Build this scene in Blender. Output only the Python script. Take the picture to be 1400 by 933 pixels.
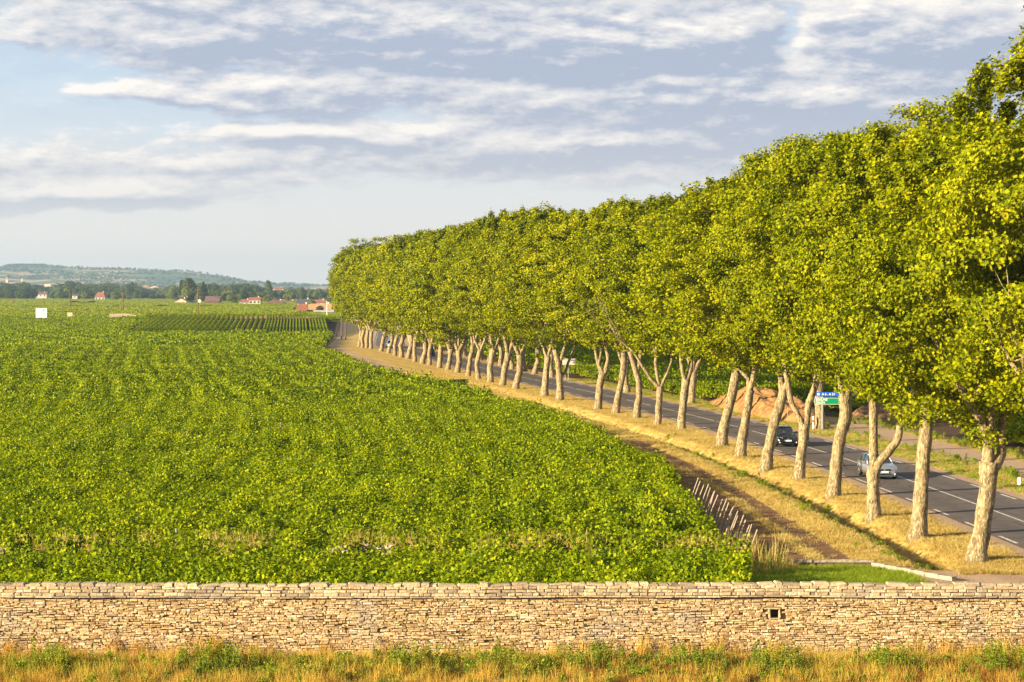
import bpy, math, random
import numpy as np
from mathutils import Vector, Matrix

for o in list(bpy.data.objects): bpy.data.objects.remove(o)
SC = bpy.context.scene
C = SC.collection
R = math.radians
H, F, HY = 12.0, 3000.0, 395.0            # eye height, focal length in photo pixels, horizon row

# ------------------------------------------------------------------ camera
cam = bpy.data.objects.new('camera', bpy.data.cameras.new('camera')); C.objects.link(cam)
cam.location = (0, 0, H)
PITCH = math.atan((466.5 - HY) / F)
cam.rotation_euler = (R(90) - PITCH, 0, 0)
cam.data.sensor_width = 36; cam.data.lens = 36 * F / 1400
cam.data.clip_start = 1; cam.data.clip_end = 60000
SC.camera = cam

# ------------------------------------------------------------------ exposure, sun, sky
SC.view_settings.view_transform = 'Standard'; SC.view_settings.look = 'None'
SC.view_settings.exposure = 1.65; SC.view_settings.gamma = 1
SUN_EL, SUN_AZ_DEG = 15.0, 27.0           # light travels towards +x and 28 degrees towards +y
sd = Vector((-math.cos(R(SUN_AZ_DEG)), -math.sin(R(SUN_AZ_DEG)), math.tan(R(SUN_EL)))).normalized()
sun = bpy.data.objects.new('sun', bpy.data.lights.new('sun', 'SUN')); C.objects.link(sun)
sun.data.energy = 5.0; sun.data.angle = R(0.6); sun.data.color = (1.0, 0.81, 0.50)
sun.rotation_euler = sd.to_track_quat('Z', 'Y').to_euler(); sun.location = (-60, -30, 60)

class NT:
    """small node-writing helper"""
    def __init__(s, tree): s.t = tree; s.t.nodes.clear()
    def n(s, typ, **kw):
        nd = s.t.nodes.new(typ)
        for k, v in kw.items():
            if k.startswith('i_'):
                key = k[2:]; key = int(key) if key.isdigit() else key.replace('_', ' ')
                s.set(nd.inputs[key], v)
            else: setattr(nd, k, v)
        return nd
    def set(s, sock, v):
        if isinstance(v, bpy.types.NodeSocket): s.t.links.new(v, sock)
        else: sock.default_value = v
    def m(s, op, a, b=0.0, c=0.0, clamp=False):
        nd = s.t.nodes.new('ShaderNodeMath'); nd.operation = op; nd.use_clamp = clamp
        s.set(nd.inputs[0], a); s.set(nd.inputs[1], b); s.set(nd.inputs[2], c); return nd.outputs[0]
    def mix(s, f, a, b, mode='MIX'):
        nd = s.t.nodes.new('ShaderNodeMix'); nd.data_type = 'RGBA'; nd.blend_type = mode
        s.set(nd.inputs[0], f); s.set(nd.inputs[6], a); s.set(nd.inputs[7], b); return nd.outputs[2]
    def ss(s, x, a, b, lo=0.0, hi=1.0):
        nd = s.t.nodes.new('ShaderNodeMapRange'); nd.interpolation_type = 'SMOOTHSTEP'
        s.set(nd.inputs[0], x)
        for i, v in zip((1, 2, 3, 4), (a, b, lo, hi)): s.set(nd.inputs[i], v)
        return nd.outputs[0]
    def noise(s, vec, scale=1.0, detail=4, rough=0.5, dist=0.0):
        nd = s.t.nodes.new('ShaderNodeTexNoise'); s.set(nd.inputs['Vector'], vec)
        nd.inputs['Scale'].default_value = scale; nd.inputs['Detail'].default_value = detail
        nd.inputs['Roughness'].default_value = rough; nd.inputs['Distortion'].default_value = dist
        return nd.outputs[0]
    def xyz(s, x, y, z=0.0):
        nd = s.t.nodes.new('ShaderNodeCombineXYZ')
        for i, v in enumerate((x, y, z)): s.set(nd.inputs[i], v)
        return nd.outputs[0]

def c4(c): return (c[0], c[1], c[2], 1.0)

def make_world():
    w = bpy.data.worlds.new('World'); SC.world = w; w.use_nodes = True
    k = NT(w.node_tree)
    sky = k.n('ShaderNodeTexSky', sky_type='NISHITA', sun_disc=False)
    sky.sun_elevation = R(SUN_EL); sky.sun_rotation = math.atan2(sd.x, sd.y)
    sky.air_density = 1.0; sky.dust_density = 2.0; sky.altitude = 200
    tc = k.n('ShaderNodeTexCoord')
    sp = k.n('ShaderNodeSeparateXYZ'); k.set(sp.inputs[0], tc.outputs['Generated'])
    x, y, z = sp.outputs
    U = k.m('MULTIPLY', k.m('ARCTAN2', x, y), 30.0)
    V = k.m('MULTIPLY', k.m('ARCSINE', z), 30.0)
    blobs = [  # u, v, ru, rv, weight : banks of cloud by compass direction and elevation
        (-2.6, 3.45, 4.6, .50, .62), (1.6, 3.30, 2.3, .42, .60), (5.6, 3.35, 2.0, .55, .62), (-1.0, 4.3, 7.0, .5, .42),
        (-3.6, 2.62, 2.8, .20, .46), (-3.0, 2.10, 2.0, .15, .42), (-6.0, 1.28, 1.9, .20, .80), (3.1, 3.5, .7, .30, .25),
        (2.4, 2.45, 3.8, .42, .50), (-4.2, 1.72, 4.5, .20, .38), (1.6, 1.95, 3.4, .22, .42), (1.3, 1.5, 3.5, .16, .28), (4.6, 2.6, 2.5, .45, .36),
        (3.95, 3.35, .45, .50, -.45), (-6.7, 2.8, 1.0, .4, -.15)]
    def dens(du, dv):
        u0 = k.m('ADD', U, du); v0 = k.m('ADD', V, dv)
        wx = k.noise(k.xyz(k.m('MULTIPLY', u0, .6), k.m('MULTIPLY', v0, 1.5), 21.0), 1.0, 3, .5)
        wy = k.noise(k.xyz(k.m('MULTIPLY', u0, .8), k.m('MULTIPLY', v0, 1.8), 47.0), 1.0, 4, .55)
        u = k.m('ADD', u0, k.m('MULTIPLY', k.m('SUBTRACT', wx, .5), 2.2)); v = k.m('ADD', v0, k.m('MULTIPLY', k.m('SUBTRACT', wy, .5), .5))
        n1 = k.noise(k.xyz(k.m('MULTIPLY', u0, .7), k.m('MULTIPLY', v0, 2.6), 3.3), 1.0, 10, .66, .0)
        n2 = k.noise(k.xyz(k.m('MULTIPLY', u0, 2.6), k.m('MULTIPLY', v0, 5.6), 9.1), 1.0, 10, .66, .0)
        acc = k.m('ADD', k.m('MULTIPLY', n1, .95), k.m('MULTIPLY', n2, .30))
        for (bu, bv, ru, rv, wt) in blobs:
            a = k.m('DIVIDE', k.m('SUBTRACT', u, bu), ru); b = k.m('DIVIDE', k.m('SUBTRACT', v, bv), rv)
            r2 = k.m('ADD', k.m('POWER', k.m('ABSOLUTE', a), 2.0), k.m('POWER', k.m('ABSOLUTE', b), 2.0))
            acc = k.m('ADD', acc, k.m('MULTIPLY', k.m('EXPONENT', k.m('MULTIPLY', r2, -1.0)), wt))
        # cloud layer continues round the whole sky above
        acc = k.m('ADD', acc, k.ss(v, 4.0, 8.0, 0.0, .16))
        return acc
    d0 = dens(0, 0); d1 = dens(-.10, .13)
    cover = k.m('MAXIMUM', k.ss(d0, .68, .90), k.ss(V, 1.0, 3.0, 0, .12))
    rel = k.m('SUBTRACT', d0, d1)
    thick = k.ss(d0, .80, 1.25)
    lit = k.m('ADD', k.m('MULTIPLY', rel, 3.1), k.m('ADD', k.m('MULTIPLY', thick, -.42), .52))
    lit = k.m('ADD', lit, 0.0, clamp=True)
    # clear air: nishita above, milky near the horizon
    base = k.n('ShaderNodeMix', data_type='RGBA')
    skyc = k.mix(1.0, sky.outputs[0], (.105, .105, .105, 1), 'MULTIPLY')
    low = k.ss(V, 0.0, 3.2)
    pal = k.mix(low, (.53, .485, .430, 1), (.33, .405, .475, 1))
    clear = k.mix(k.ss(V, 5.0, 16.0), pal, skyc)
    cc = k.mix(lit, (.245, .275, .345, 1), (.600, .560, .515, 1))
    cc = k.mix(k.ss(V, 0.5, 3.0), k.mix(.5, cc, (.45, .42, .40, 1)), cc)
    col = k.mix(k.m('MULTIPLY', cover, k.ss(V, .4, 1.4, .0, .93)), clear, cc)
    bg = k.n('ShaderNodeBackground'); k.set(bg.inputs[0], col); bg.inputs[1].default_value = 0.59
    out = k.n('ShaderNodeOutputWorld'); k.set(out.inputs[0], bg.outputs[0])
make_world()

# ------------------------------------------------------------------ helpers
def G(px, py, h=0.0):
    """point of height h seen at photo pixel px, py"""
    a = math.tan(PITCH); cx = (px - 700) / F; cz = -(py - 466.5) / F
    cp, sp_ = math.cos(PITCH), math.sin(PITCH)
    dy = cp + cz * sp_; dz = -sp_ + cz * cp
    t = (h - H) / dz
    return cx * t, dy * t
def P(px, py, Z):
    """point seen at photo pixel at distance Z -> x, z"""
    cx = (px - 700) / F; cz = -(py - 466.5) / F
    cp, sp_ = math.cos(PITCH), math.sin(PITCH)
    dy = cp + cz * sp_; dz = -sp_ + cz * cp
    t = Z / dy
    return cx * t, H + dz * t

def tag(o, label=None, cat=None, group=None, kind=None):
    if label: o['label'] = label
    if cat: o['category'] = cat
    if group: o['group'] = group
    if kind: o['kind'] = kind
    return o
def empty(name, loc=(0, 0, 0), rz=0):
    o = bpy.data.objects.new(name, None); C.objects.link(o); o.location = loc; o.rotation_euler = (0, 0, rz)
    o.empty_display_size = .3
    return o

class MB:
    def __init__(s): s.v = []; s.f = []; s.mi = []; s.n = 0; s.cur = 0
    def add(s, verts, faces):
        s.v.extend(verts); s.f.extend([tuple(i + s.n for i in f) for f in faces]); s.mi.extend([s.cur] * len(faces)); s.n += len(verts)
    def box(s, x0, x1, y0, y1, z0, z1, M=None):
        v = [(x, y, z) for x in (x0, x1) for y in (y0, y1) for z in (z0, z1)]
        if M is not None: v = [tuple(M @ Vector(p)) for p in v]
        s.add(v, [(0, 1, 3, 2), (4, 6, 7, 5), (0, 4, 5, 1), (2, 3, 7, 6), (0, 2, 6, 4), (1, 5, 7, 3)])
    def tube(s, pts, rad, sides=8, cap=True, jit=0.0, rng=None):
        pts = [Vector(p) for p in pts]; rings = []
        ref = Vector((0, 1, 0))
        for i, p in enumerate(pts):
            d = (pts[min(i + 1, len(pts) - 1)] - pts[max(i - 1, 0)]).normalized()
            a = d.cross(ref)
            if a.length < .2: a = d.cross(Vector((1, 0, 0)))
            a.normalize(); b = d.cross(a).normalized()
            ring = []
            for k in range(sides):
                t = 2 * math.pi * k / sides
                r = rad[i] * (1 + (rng.uniform(-jit, jit) if rng else 0))
                ring.append(tuple(p + a * math.cos(t) * r + b * math.sin(t) * r))
            rings.append(ring)
        v = [q for r_ in rings for q in r_]; f = []
        for i in range(len(pts) - 1):
            for k in range(sides):
                k2 = (k + 1) % sides
                f.append((i * sides + k, i * sides + k2, (i + 1) * sides + k2, (i + 1) * sides + k))
        if cap:
            f.append(tuple(range(sides - 1, -1, -1))); f.append(tuple((len(pts) - 1) * sides + k for k in range(sides)))
        s.add(v, f)
    def lathe(s, prof, c=(0, 0, 0), sides=16):
        v = []; f = []
        for (r, z) in prof:
            for k in range(sides):
                t = 2 * math.pi * k / sides; v.append((c[0] + r * math.cos(t), c[1] + r * math.sin(t), c[2] + z))
        for i in range(len(prof) - 1):
            for k in range(sides):
                k2 = (k + 1) % sides; f.append((i * sides + k, i * sides + k2, (i + 1) * sides + k2, (i + 1) * sides + k))
        f.append(tuple(range(sides - 1, -1, -1))); f.append(tuple((len(prof) - 1) * sides + k for k in range(sides)))
        s.add(v, f)
    def mesh(s, name, mats, smooth=False):
        me = bpy.data.meshes.new(name); me.from_pydata(s.v, [], s.f); me.update()
        for m in (mats if isinstance(mats, (list, tuple)) else [mats]): me.materials.append(m)
        if any(s.mi): me.polygons.foreach_set('material_index', s.mi)
        if smooth: me.polygons.foreach_set('use_smooth', [True] * len(me.polygons))
        return me
    def build(s, name, mats, parent=None, smooth=False):
        return link(name, s.mesh(name, mats, smooth), parent)
def link(name, me, parent=None):
    o = bpy.data.objects.new(name, me); C.objects.link(o)
    if parent: o.parent = parent
    return o
def npmesh(name, V, Fc, mat, smooth=False, attrs=None):
    """V (n,3), Fc (m,k) constant face size"""
    me = bpy.data.meshes.new(name); V = np.asarray(V, np.float32); Fc = np.asarray(Fc, np.int32)
    me.vertices.add(len(V)); me.vertices.foreach_set('co', V.ravel())
    m, k = Fc.shape
    me.loops.add(m * k); me.loops.foreach_set('vertex_index', Fc.ravel())
    me.polygons.add(m); me.polygons.foreach_set('loop_start', np.arange(0, m * k, k, dtype=np.int32))
    try: me.polygons.foreach_set('loop_total', np.full(m, k, np.int32))
    except Exception: pass
    if smooth: me.polygons.foreach_set('use_smooth', np.ones(m, bool))
    me.update(calc_edges=True)
    if mat: me.materials.append(mat)
    for nm, arr in (attrs or {}).items():
        a = me.attributes.new(nm, 'FLOAT', 'POINT'); a.data.foreach_set('value', np.asarray(arr, np.float32))
    return me
def copy_tree(o, parent=None):
    c = o.copy(); C.objects.link(c); c.parent = parent
    for ch in o.children: copy_tree(ch, c)
    return c

# ------------------------------------------------------------------ materials
def mat(name):
    m = bpy.data.materials.new(name); m.use_nodes = True
    k = NT(m.node_tree); return m, k
def finish(k, sh, disp=None):
    o = k.n('ShaderNodeOutputMaterial'); k.set(o.inputs[0], sh)
def pbsdf(k, col, rough=.8, metal=0, spec=.3, bump=None, bs=.5, bd=.05):
    b = k.n('ShaderNodeBsdfPrincipled'); k.set(b.inputs['Base Color'], col); k.set(b.inputs['Roughness'], rough)
    b.inputs['Metallic'].default_value = metal; b.inputs['Specular IOR Level'].default_value = spec
    if bump is not None:
        bn = k.n('ShaderNodeBump'); bn.inputs['Strength'].default_value = bs; bn.inputs['Distance'].default_value = bd
        k.set(bn.inputs['Height'], bump); k.set(b.inputs['Normal'], bn.outputs[0])
    return b.outputs[0]
def simple(name, col, rough=.6, metal=0, var=.12, scale=3.0, spec=.3, bump=0):
    m, k = mat(name); tc = k.n('ShaderNodeTexCoord')
    n = k.noise(tc.outputs['Object'], scale, 5, .6)
    f = k.ss(n, .3, .7)
    c = k.mix(f, c4([v * (1 - var) for v in col]), c4([min(1, v * (1 + var)) for v in col]))
    finish(k, pbsdf(k, c, rough, metal, spec, n if bump else None, bump or .1))
    return m
def leafmat(name, cols, trans=.35, tcol=None, lump=.0, gloss=.006):
    """cols: list of (position, colour) picked per leaf"""
    m, k = mat(name)
    g = k.n('ShaderNodeNewGeometry'); oi = k.n('ShaderNodeObjectInfo')
    rnd = g.outputs['Random Per Island']
    tc = k.n('ShaderNodeTexCoord')
    n = k.noise(g.outputs['Position'], .35, 3, .5)
    f = k.m('ADD', k.m('MULTIPLY', rnd, .62), k.m('MULTIPLY', k.ss(n, .3, .7), .28))
    f = k.m('ADD', f, k.m('MULTIPLY', oi.outputs['Random'], .10))
    cr = k.n('ShaderNodeValToRGB'); k.set(cr.inputs[0], f)
    el = cr.color_ramp.elements
    while len(el) < len(cols): el.new(.5)
    for e, (p, c) in zip(el, cols): e.position = p; e.color = c4(c)
    d = k.n('ShaderNodeBsdfDiffuse'); k.set(d.inputs[0], cr.outputs[0])
    t = k.n('ShaderNodeBsdfTranslucent'); k.set(t.inputs[0], k.mix(1.0, cr.outputs[0], c4(tcol or (1.15, 1.2, .5)), 'MULTIPLY'))
    mx = k.n('ShaderNodeMixShader'); mx.inputs[0].default_value = trans
    k.set(mx.inputs[1], d.outputs[0]); k.set(mx.inputs[2], t.outputs[0])
    gl = k.n('ShaderNodeBsdfGlossy'); gl.inputs['Roughness'].default_value = .6
    m2 = k.n('ShaderNodeMixShader'); m2.inputs[0].default_value = gloss
    k.set(m2.inputs[1], mx.outputs[0]); k.set(m2.inputs[2], gl.outputs[0])
    finish(k, m2.outputs[0]); return m

M_plane = leafmat('plane_leaf', [(0, (.020, .040, .001)), (.28, (.112, .150, .001)), (.68, (.275, .292, .002)), (.92, (.38, .36, .006)), (1, (.48, .24, .02))], .28)
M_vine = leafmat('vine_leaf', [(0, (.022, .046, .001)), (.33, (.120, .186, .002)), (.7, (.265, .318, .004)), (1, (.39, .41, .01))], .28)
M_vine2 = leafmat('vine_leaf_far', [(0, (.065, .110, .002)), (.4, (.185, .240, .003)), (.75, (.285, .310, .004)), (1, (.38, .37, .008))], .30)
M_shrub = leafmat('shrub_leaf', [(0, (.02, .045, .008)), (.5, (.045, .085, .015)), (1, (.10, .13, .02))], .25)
M_dark = leafmat('far_dark_leaf', [(0, (.020, .040, .010)), (.5, (.045, .075, .014)), (1, (.10, .125, .02))], .2)
M_mid = leafmat('far_mid_leaf', [(0, (.05, .075, .010)), (.5, (.10, .13, .016)), (1, (.19, .20, .03))], .22)
M_lite = leafmat('far_light_leaf', [(0, (.060, .085, .018)), (.5, (.12, .14, .025)), (1, (.20, .19, .04))], .25)
M_dry = leafmat('dry_grass', [(0, (.22, .15, .04)), (.4, (.43, .32, .09)), (.8, (.62, .50, .20)), (1, (.30, .33, .06))], .25, (1.1, 1, .7))
M_orange = leafmat('rust_grass', [(0, (.30, .15, .02)), (.35, (.46, .28, .045)), (.65, (.58, .41, .09)), (.88, (.44, .40, .05)), (1, (.26, .32, .03))], .3, (1.1, 1, .7))
M_green = leafmat('green_grass', [(0, (.10, .18, .01)), (.5, (.22, .30, .02)), (1, (.38, .40, .04))], .35)
M_weed = leafmat('weed_leaf', [(0, (.09, .14, .02)), (.5, (.21, .26, .03)), (1, (.42, .39, .04))], .35)

M_rust = leafmat('rust_blades', [(0, (.16, .06, .015)), (.5, (.30, .13, .03)), (1, (.42, .22, .06))], .25, (1.1, 1, .7))
def bark_mat():
    m, k = mat('plane_bark'); tc = k.n('ShaderNodeTexCoord'); oi = k.n('ShaderNodeObjectInfo')
    mp = k.n('ShaderNodeMapping'); k.set(mp.inputs[0], tc.outputs['Object']); mp.inputs['Scale'].default_value = (3.2, 3.2, 1.3)
    n1 = k.noise(mp.outputs[0], 1.0, 5, .6, .4); n2 = k.noise(mp.outputs[0], 3.4, 4, .6)
    c = k.mix(k.ss(n1, .38, .60), (.145, .112, .065, 1), (.33, .255, .145, 1))
    c = k.mix(k.ss(n2, .55, .60), c, (.43, .37, .24, 1))
    c = k.mix(k.ss(n2, .43, .36), c, (.075, .062, .030, 1))
    c = k.mix(k.m('MULTIPLY', oi.outputs['Random'], .25), c, (.24, .17, .09, 1))
    finish(k, pbsdf(k, c, .85, 0, .2, k.m('ADD', n1, k.m('MULTIPLY', n2, .6)), .9, .12)); return m
M_bark = bark_mat()

def stone_mat(name, a, b, c3, white=(.62, .55, .42)):
    m, k = mat(name); g = k.n('ShaderNodeNewGeometry'); tc = k.n('ShaderNodeTexCoord')
    rnd = g.outputs['Random Per Island']
    cr = k.n('ShaderNodeValToRGB'); k.set(cr.inputs[0], rnd); el = cr.color_ramp.elements
    for _ in range(3): el.new(.5)
    for e, (p, c) in zip(el, [(0, a), (.35, b), (.75, c3), (.94, [v * 1.08 for v in c3]), (1, white)]): e.position = p; e.color = c4(c)
    n = k.noise(tc.outputs['Object'], 14.0, 6, .65); n2 = k.noise(tc.outputs['Object'], .55, 3, .5)
    col = k.mix(k.ss(n, .35, .62), k.mix(1, cr.outputs[0], (.66, .60, .54, 1), 'MULTIPLY'), cr.outputs[0])
    col = k.mix(k.ss(n2, .52, .72, 0, .45), col, (.30, .27, .25, 1))
    finish(k, pbsdf(k, col, .9, 0, .2, n, .7, .03)); return m
M_stone = stone_mat('dry_limestone', (.33, .215, .110), (.50, .37, .205), (.60, .47, .29), (.74, .67, .55))
M_cope = stone_mat('weathered_coping_stone', (.30, .24, .18), (.44, .35, .23), (.56, .46, .31), (.64, .57, .46))
M_rock = stone_mat('pale_rock', (.30, .24, .20), (.40, .33, .28), (.48, .41, .35))
M_core = simple('earth_mortar', (.17, .12, .065), .95, 0, .3, 6)
M_kerb = simple('old_concrete', (.34, .28, .22), .9, 0, .3, 5, bump=.4)
M_post = simple('grey_wood', (.31, .25, .205), .85, 0, .3, 9, bump=.4)
M_pole = simple('creosote_wood', (.16, .085, .045), .85, 0, .25, 4)
M_white = simple('white_paint', (.78, .76, .72), .5, 0, .05, 2)
M_red = simple('red_reflector', (.62, .05, .03), .5)
M_metal = simple('galvanised_steel', (.42, .42, .42), .5, .3, .1, 4)
M_signblue = simple('sign_blue', (.012, .11, .58), .45, 0, .04, 2)
M_signgreen = simple('sign_green', (.0, .24, .115), .45, 0, .04, 2)
M_wire = simple('cable', (.10, .08, .06), .6)
M_mast = simple('mast_grey', (.40, .38, .38), .6)

def asphalt():
    m, k = mat('asphalt'); tc = k.n('ShaderNodeTexCoord'); at = k.n('ShaderNodeAttribute', attribute_name='lane')
    n = k.noise(tc.outputs['Object'], 9.0, 6, .75); n2 = k.noise(tc.outputs['Object'], .18, 4, .6)
    uv = at.outputs['Fac']
    c = k.mix(k.ss(n, .25, .75), (.075, .060, .056, 1), (.160, .132, .120, 1))
    c = k.mix(k.ss(n2, .35, .7, 0, .5), c, (.12, .098, .088, 1))
    tr = k.ss(k.m('ABSOLUTE', k.m('SUBTRACT', k.m('ABSOLUTE', uv), .80)), .0, .55, .35, 0)   # darker wheel paths
    c = k.mix(tr, c, (.055, .048, .048, 1))
    vo = k.n('ShaderNodeTexVoronoi', feature='DISTANCE_TO_EDGE'); vo.inputs['Scale'].default_value = .22; k.set(vo.inputs['Vector'], k.mix(.12, tc.outputs['Object'], k.n('ShaderNodeTexNoise').outputs[1], 'ADD'))
    c = k.mix(k.m('MULTIPLY', k.ss(vo.outputs[0], .006, .02, .7, 0), k.ss(n2, .4, .55)), c, (.03, .026, .025, 1))
    c = k.mix(k.ss(k.noise(tc.outputs['Object'], .5, 2, .4), .60, .62, 0, .45), c, (.07, .06, .058, 1))
    seam = k.ss(k.m('ABSOLUTE', k.m('SUBTRACT', uv, .25)), .02, .06, .6, 0)
    c = k.mix(seam, c, (.035, .03, .03, 1))
    finish(k, pbsdf(k, c, .8, 0, .3, n, .25, .01)); return m
M_asphalt = asphalt()
def marking():
    m, k = mat('road_paint'); tc = k.n('ShaderNodeTexCoord')
    n = k.noise(tc.outputs['Object'], 6.0, 6, .75)
    c = k.mix(k.ss(n, .40, .60), (.33, .30, .28, 1), (.78, .74, .69, 1))
    finish(k, pbsdf(k, c, .7)); return m
M_mark = marking()

def ground_mat():
    m, k = mat('ground_cover'); tc = k.n('ShaderNodeTexCoord'); P_ = tc.outputs['Object']
    A = lambda nm: k.n('ShaderNodeAttribute', attribute_name=nm).outputs['Fac']
    n = k.noise(P_, 1.6, 6, .65); nf = k.noise(P_, 9.0, 5, .7); nl = k.noise(P_, .16, 4, .6)
    nm = k.noise(P_, .6, 5, .7)
    dry = k.mix(k.ss(n, .3, .7), (.33, .22, .065, 1), (.53, .385, .13, 1))
    dry = k.mix(k.ss(nf, .52, .72, 0, .7), dry, (.64, .46, .15, 1))
    dry = k.mix(k.ss(nm, .58, .7, 0, .4), dry, (.19, .20, .035, 1))
    soil = k.mix(k.ss(nf, .3, .7), (.115, .060, .030, 1), (.25, .150, .085, 1))
    soil = k.mix(k.ss(n, .55, .75, 0, .6), soil, (.33, .22, .13, 1))
    sand = k.mix(k.ss(nf, .3, .7), (.33, .225, .150, 1), (.47, .345, .245, 1))
    green = k.mix(k.ss(n, .35, .7), (.13, .19, .012, 1), (.26, .29, .03, 1))
    far = k.mix(k.ss(nl, .35, .65), (.115, .165, .012, 1), (.165, .205, .016, 1))
    field = k.mix(k.ss(nf, .35, .7), (.060, .035, .018, 1), (.12, .075, .045, 1))
    def edge(a, w=.28):
        return k.ss(k.m('ADD', a, k.m('MULTIPLY', k.m('SUBTRACT', nm, .5), 1.1)), .5 - w, .5 + w)
    c = k.mix(k.ss(k.m('ADD', A('soil'), k.m('MULTIPLY', k.m('SUBTRACT', nm, .5), .7)), .3, .6), dry, soil)
    c = k.mix(edge(A('sand'), .2), c, sand)
    c = k.mix(edge(A('green')), c, green)
    c = k.mix(A('field'), c, field)
    c = k.mix(A('far'), c, far)
    finish(k, pbsdf(k, c, .95, 0, .1, k.m('ADD', n, nf), .8, .08)); return m
M_ground = ground_mat()

# ------------------------------------------------------------------ plan of the place
near_px = [(1442, 813), (1335, 769), (1255, 735), (1195, 707), (1139, 679), (1092, 656), (1047, 642), (1013, 625), (986, 611), (931, 587.5),
           (899, 581.5), (870, 572), (842, 565), (817, 560.7), (766, 547.4), (744, 542.5), (705, 532), (686.5, 528), (670, 523), (653.5, 519),
           (639.6, 514.8), (625, 510), (612, 506), (600.7, 503.2), (587, 499.3), (577.5, 497.4), (567, 494.5), (557.7, 491), (548.6, 488.7),
           (539.5, 486.2), (531, 483), (521, 480.6), (507, 477), (501.4, 476.2), (495.6, 475.6), (490.7, 474.3)]
near = [G(*p) for p in near_px]
zs = np.array([-2000, 60, 80, 98, 118, 138, 158, 178, 200, 222, 240, 260, 285, 310, 340, 370, 400, 430, 455, 735, 1600, 20000.])
_nz = np.array([p[1] for p in near]); _nx = np.array([p[0] for p in near])
_o = np.argsort(_nz); _cf = np.polyfit(_nz[_o], _nx[_o], 5)
def _xt(z):
    if z < 85: return np.polyval(_cf, 85) + (85 - max(z, -40)) * .02
    if z <= 455: return np.polyval(_cf, z)
    e = np.polyval(_cf, 455)
    if z <= 735: return e + (z - 455) * (-48 - e) / 280
    return -48 - (min(z, 6000) - 735) * .057
_zt = np.concatenate([np.arange(-300, 80, 20), np.arange(80, 760, 4), np.arange(780, 20000, 200)])
_xtab = np.array([_xt(z) for z in _zt])
_ker = np.ones(9) / 9; _xp = np.pad(_xtab, 4, 'edge'); _sm = np.convolve(_xp, _ker, 'valid')
_msk = (_zt > 90) & (_zt < 700); _xtab[_msk] = _sm[_msk]
def XT(z): return np.interp(z, _zt, _xtab)
vb = np.array([(60, 10.2), (97, 10.2), (126, 9.9), (140, 9.2), (146, 8.8), (153, 7.8), (188, 4.2), (212, 0), (247, -6.3), (279, -14.4), (300, -18.7),
               (365, -29), (391, -33.5), (392, -36), (452, -38), (455, -39), (530, -43), (780, -62)])
def XV(z): return np.interp(z, vb[:, 0], vb[:, 1])
rs = np.random.RandomState(5)

def gz(X, Z):
    """ground height"""
    X = np.asarray(X, float); Z = np.asarray(Z, float)
    u = X - XT(Z)
    uc = -1.9 - np.clip((Z - 140) / 60, 0, 1) * 1.1
    dep = 1.0 * np.clip((Z - 93.5) / 2.0, 0, 1) * np.clip((300 - Z) / 90, 0, 1)
    dep = dep * (1 - .6 * np.exp(-((Z - 134) / 3.0) ** 2))
    t = u - uc
    left = np.clip(1 - (-t) / 1.5, 0, 1) ; right = np.clip(1 - t / 1.9, 0, 1)
    prof = np.where(t < 0, left, right); prof = prof * prof * (3 - 2 * prof)
    z = -dep * prof
    z += .16 * np.exp(-((t + 1.9) / .8) ** 2) * np.clip((Z - 95) / 5, 0, 1) * np.clip((250 - Z) / 60, 0, 1)
    hump = np.where(Z < 650, np.clip((Z - 534) / 116, 0, 1), np.clip(1 - (Z - 650) / 150, 0, 1)) * 3.04
    z += hump * np.clip((-12 - u) / 4, 0, 1) * np.clip((X + 93 + .105 * (Z - 535) + 11) / 8, 0, 1)
    z -= .38 * np.clip((73.1 - Z) / .5, 0, 1) * (Z > -1000)
    z += .05 * np.sin(X * 1.1 + Z * .13) * np.sin(Z * .41 + 1.3 * X) * ((u > -14) & (u < 1.8) & (Z < 420))
    return z

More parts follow.
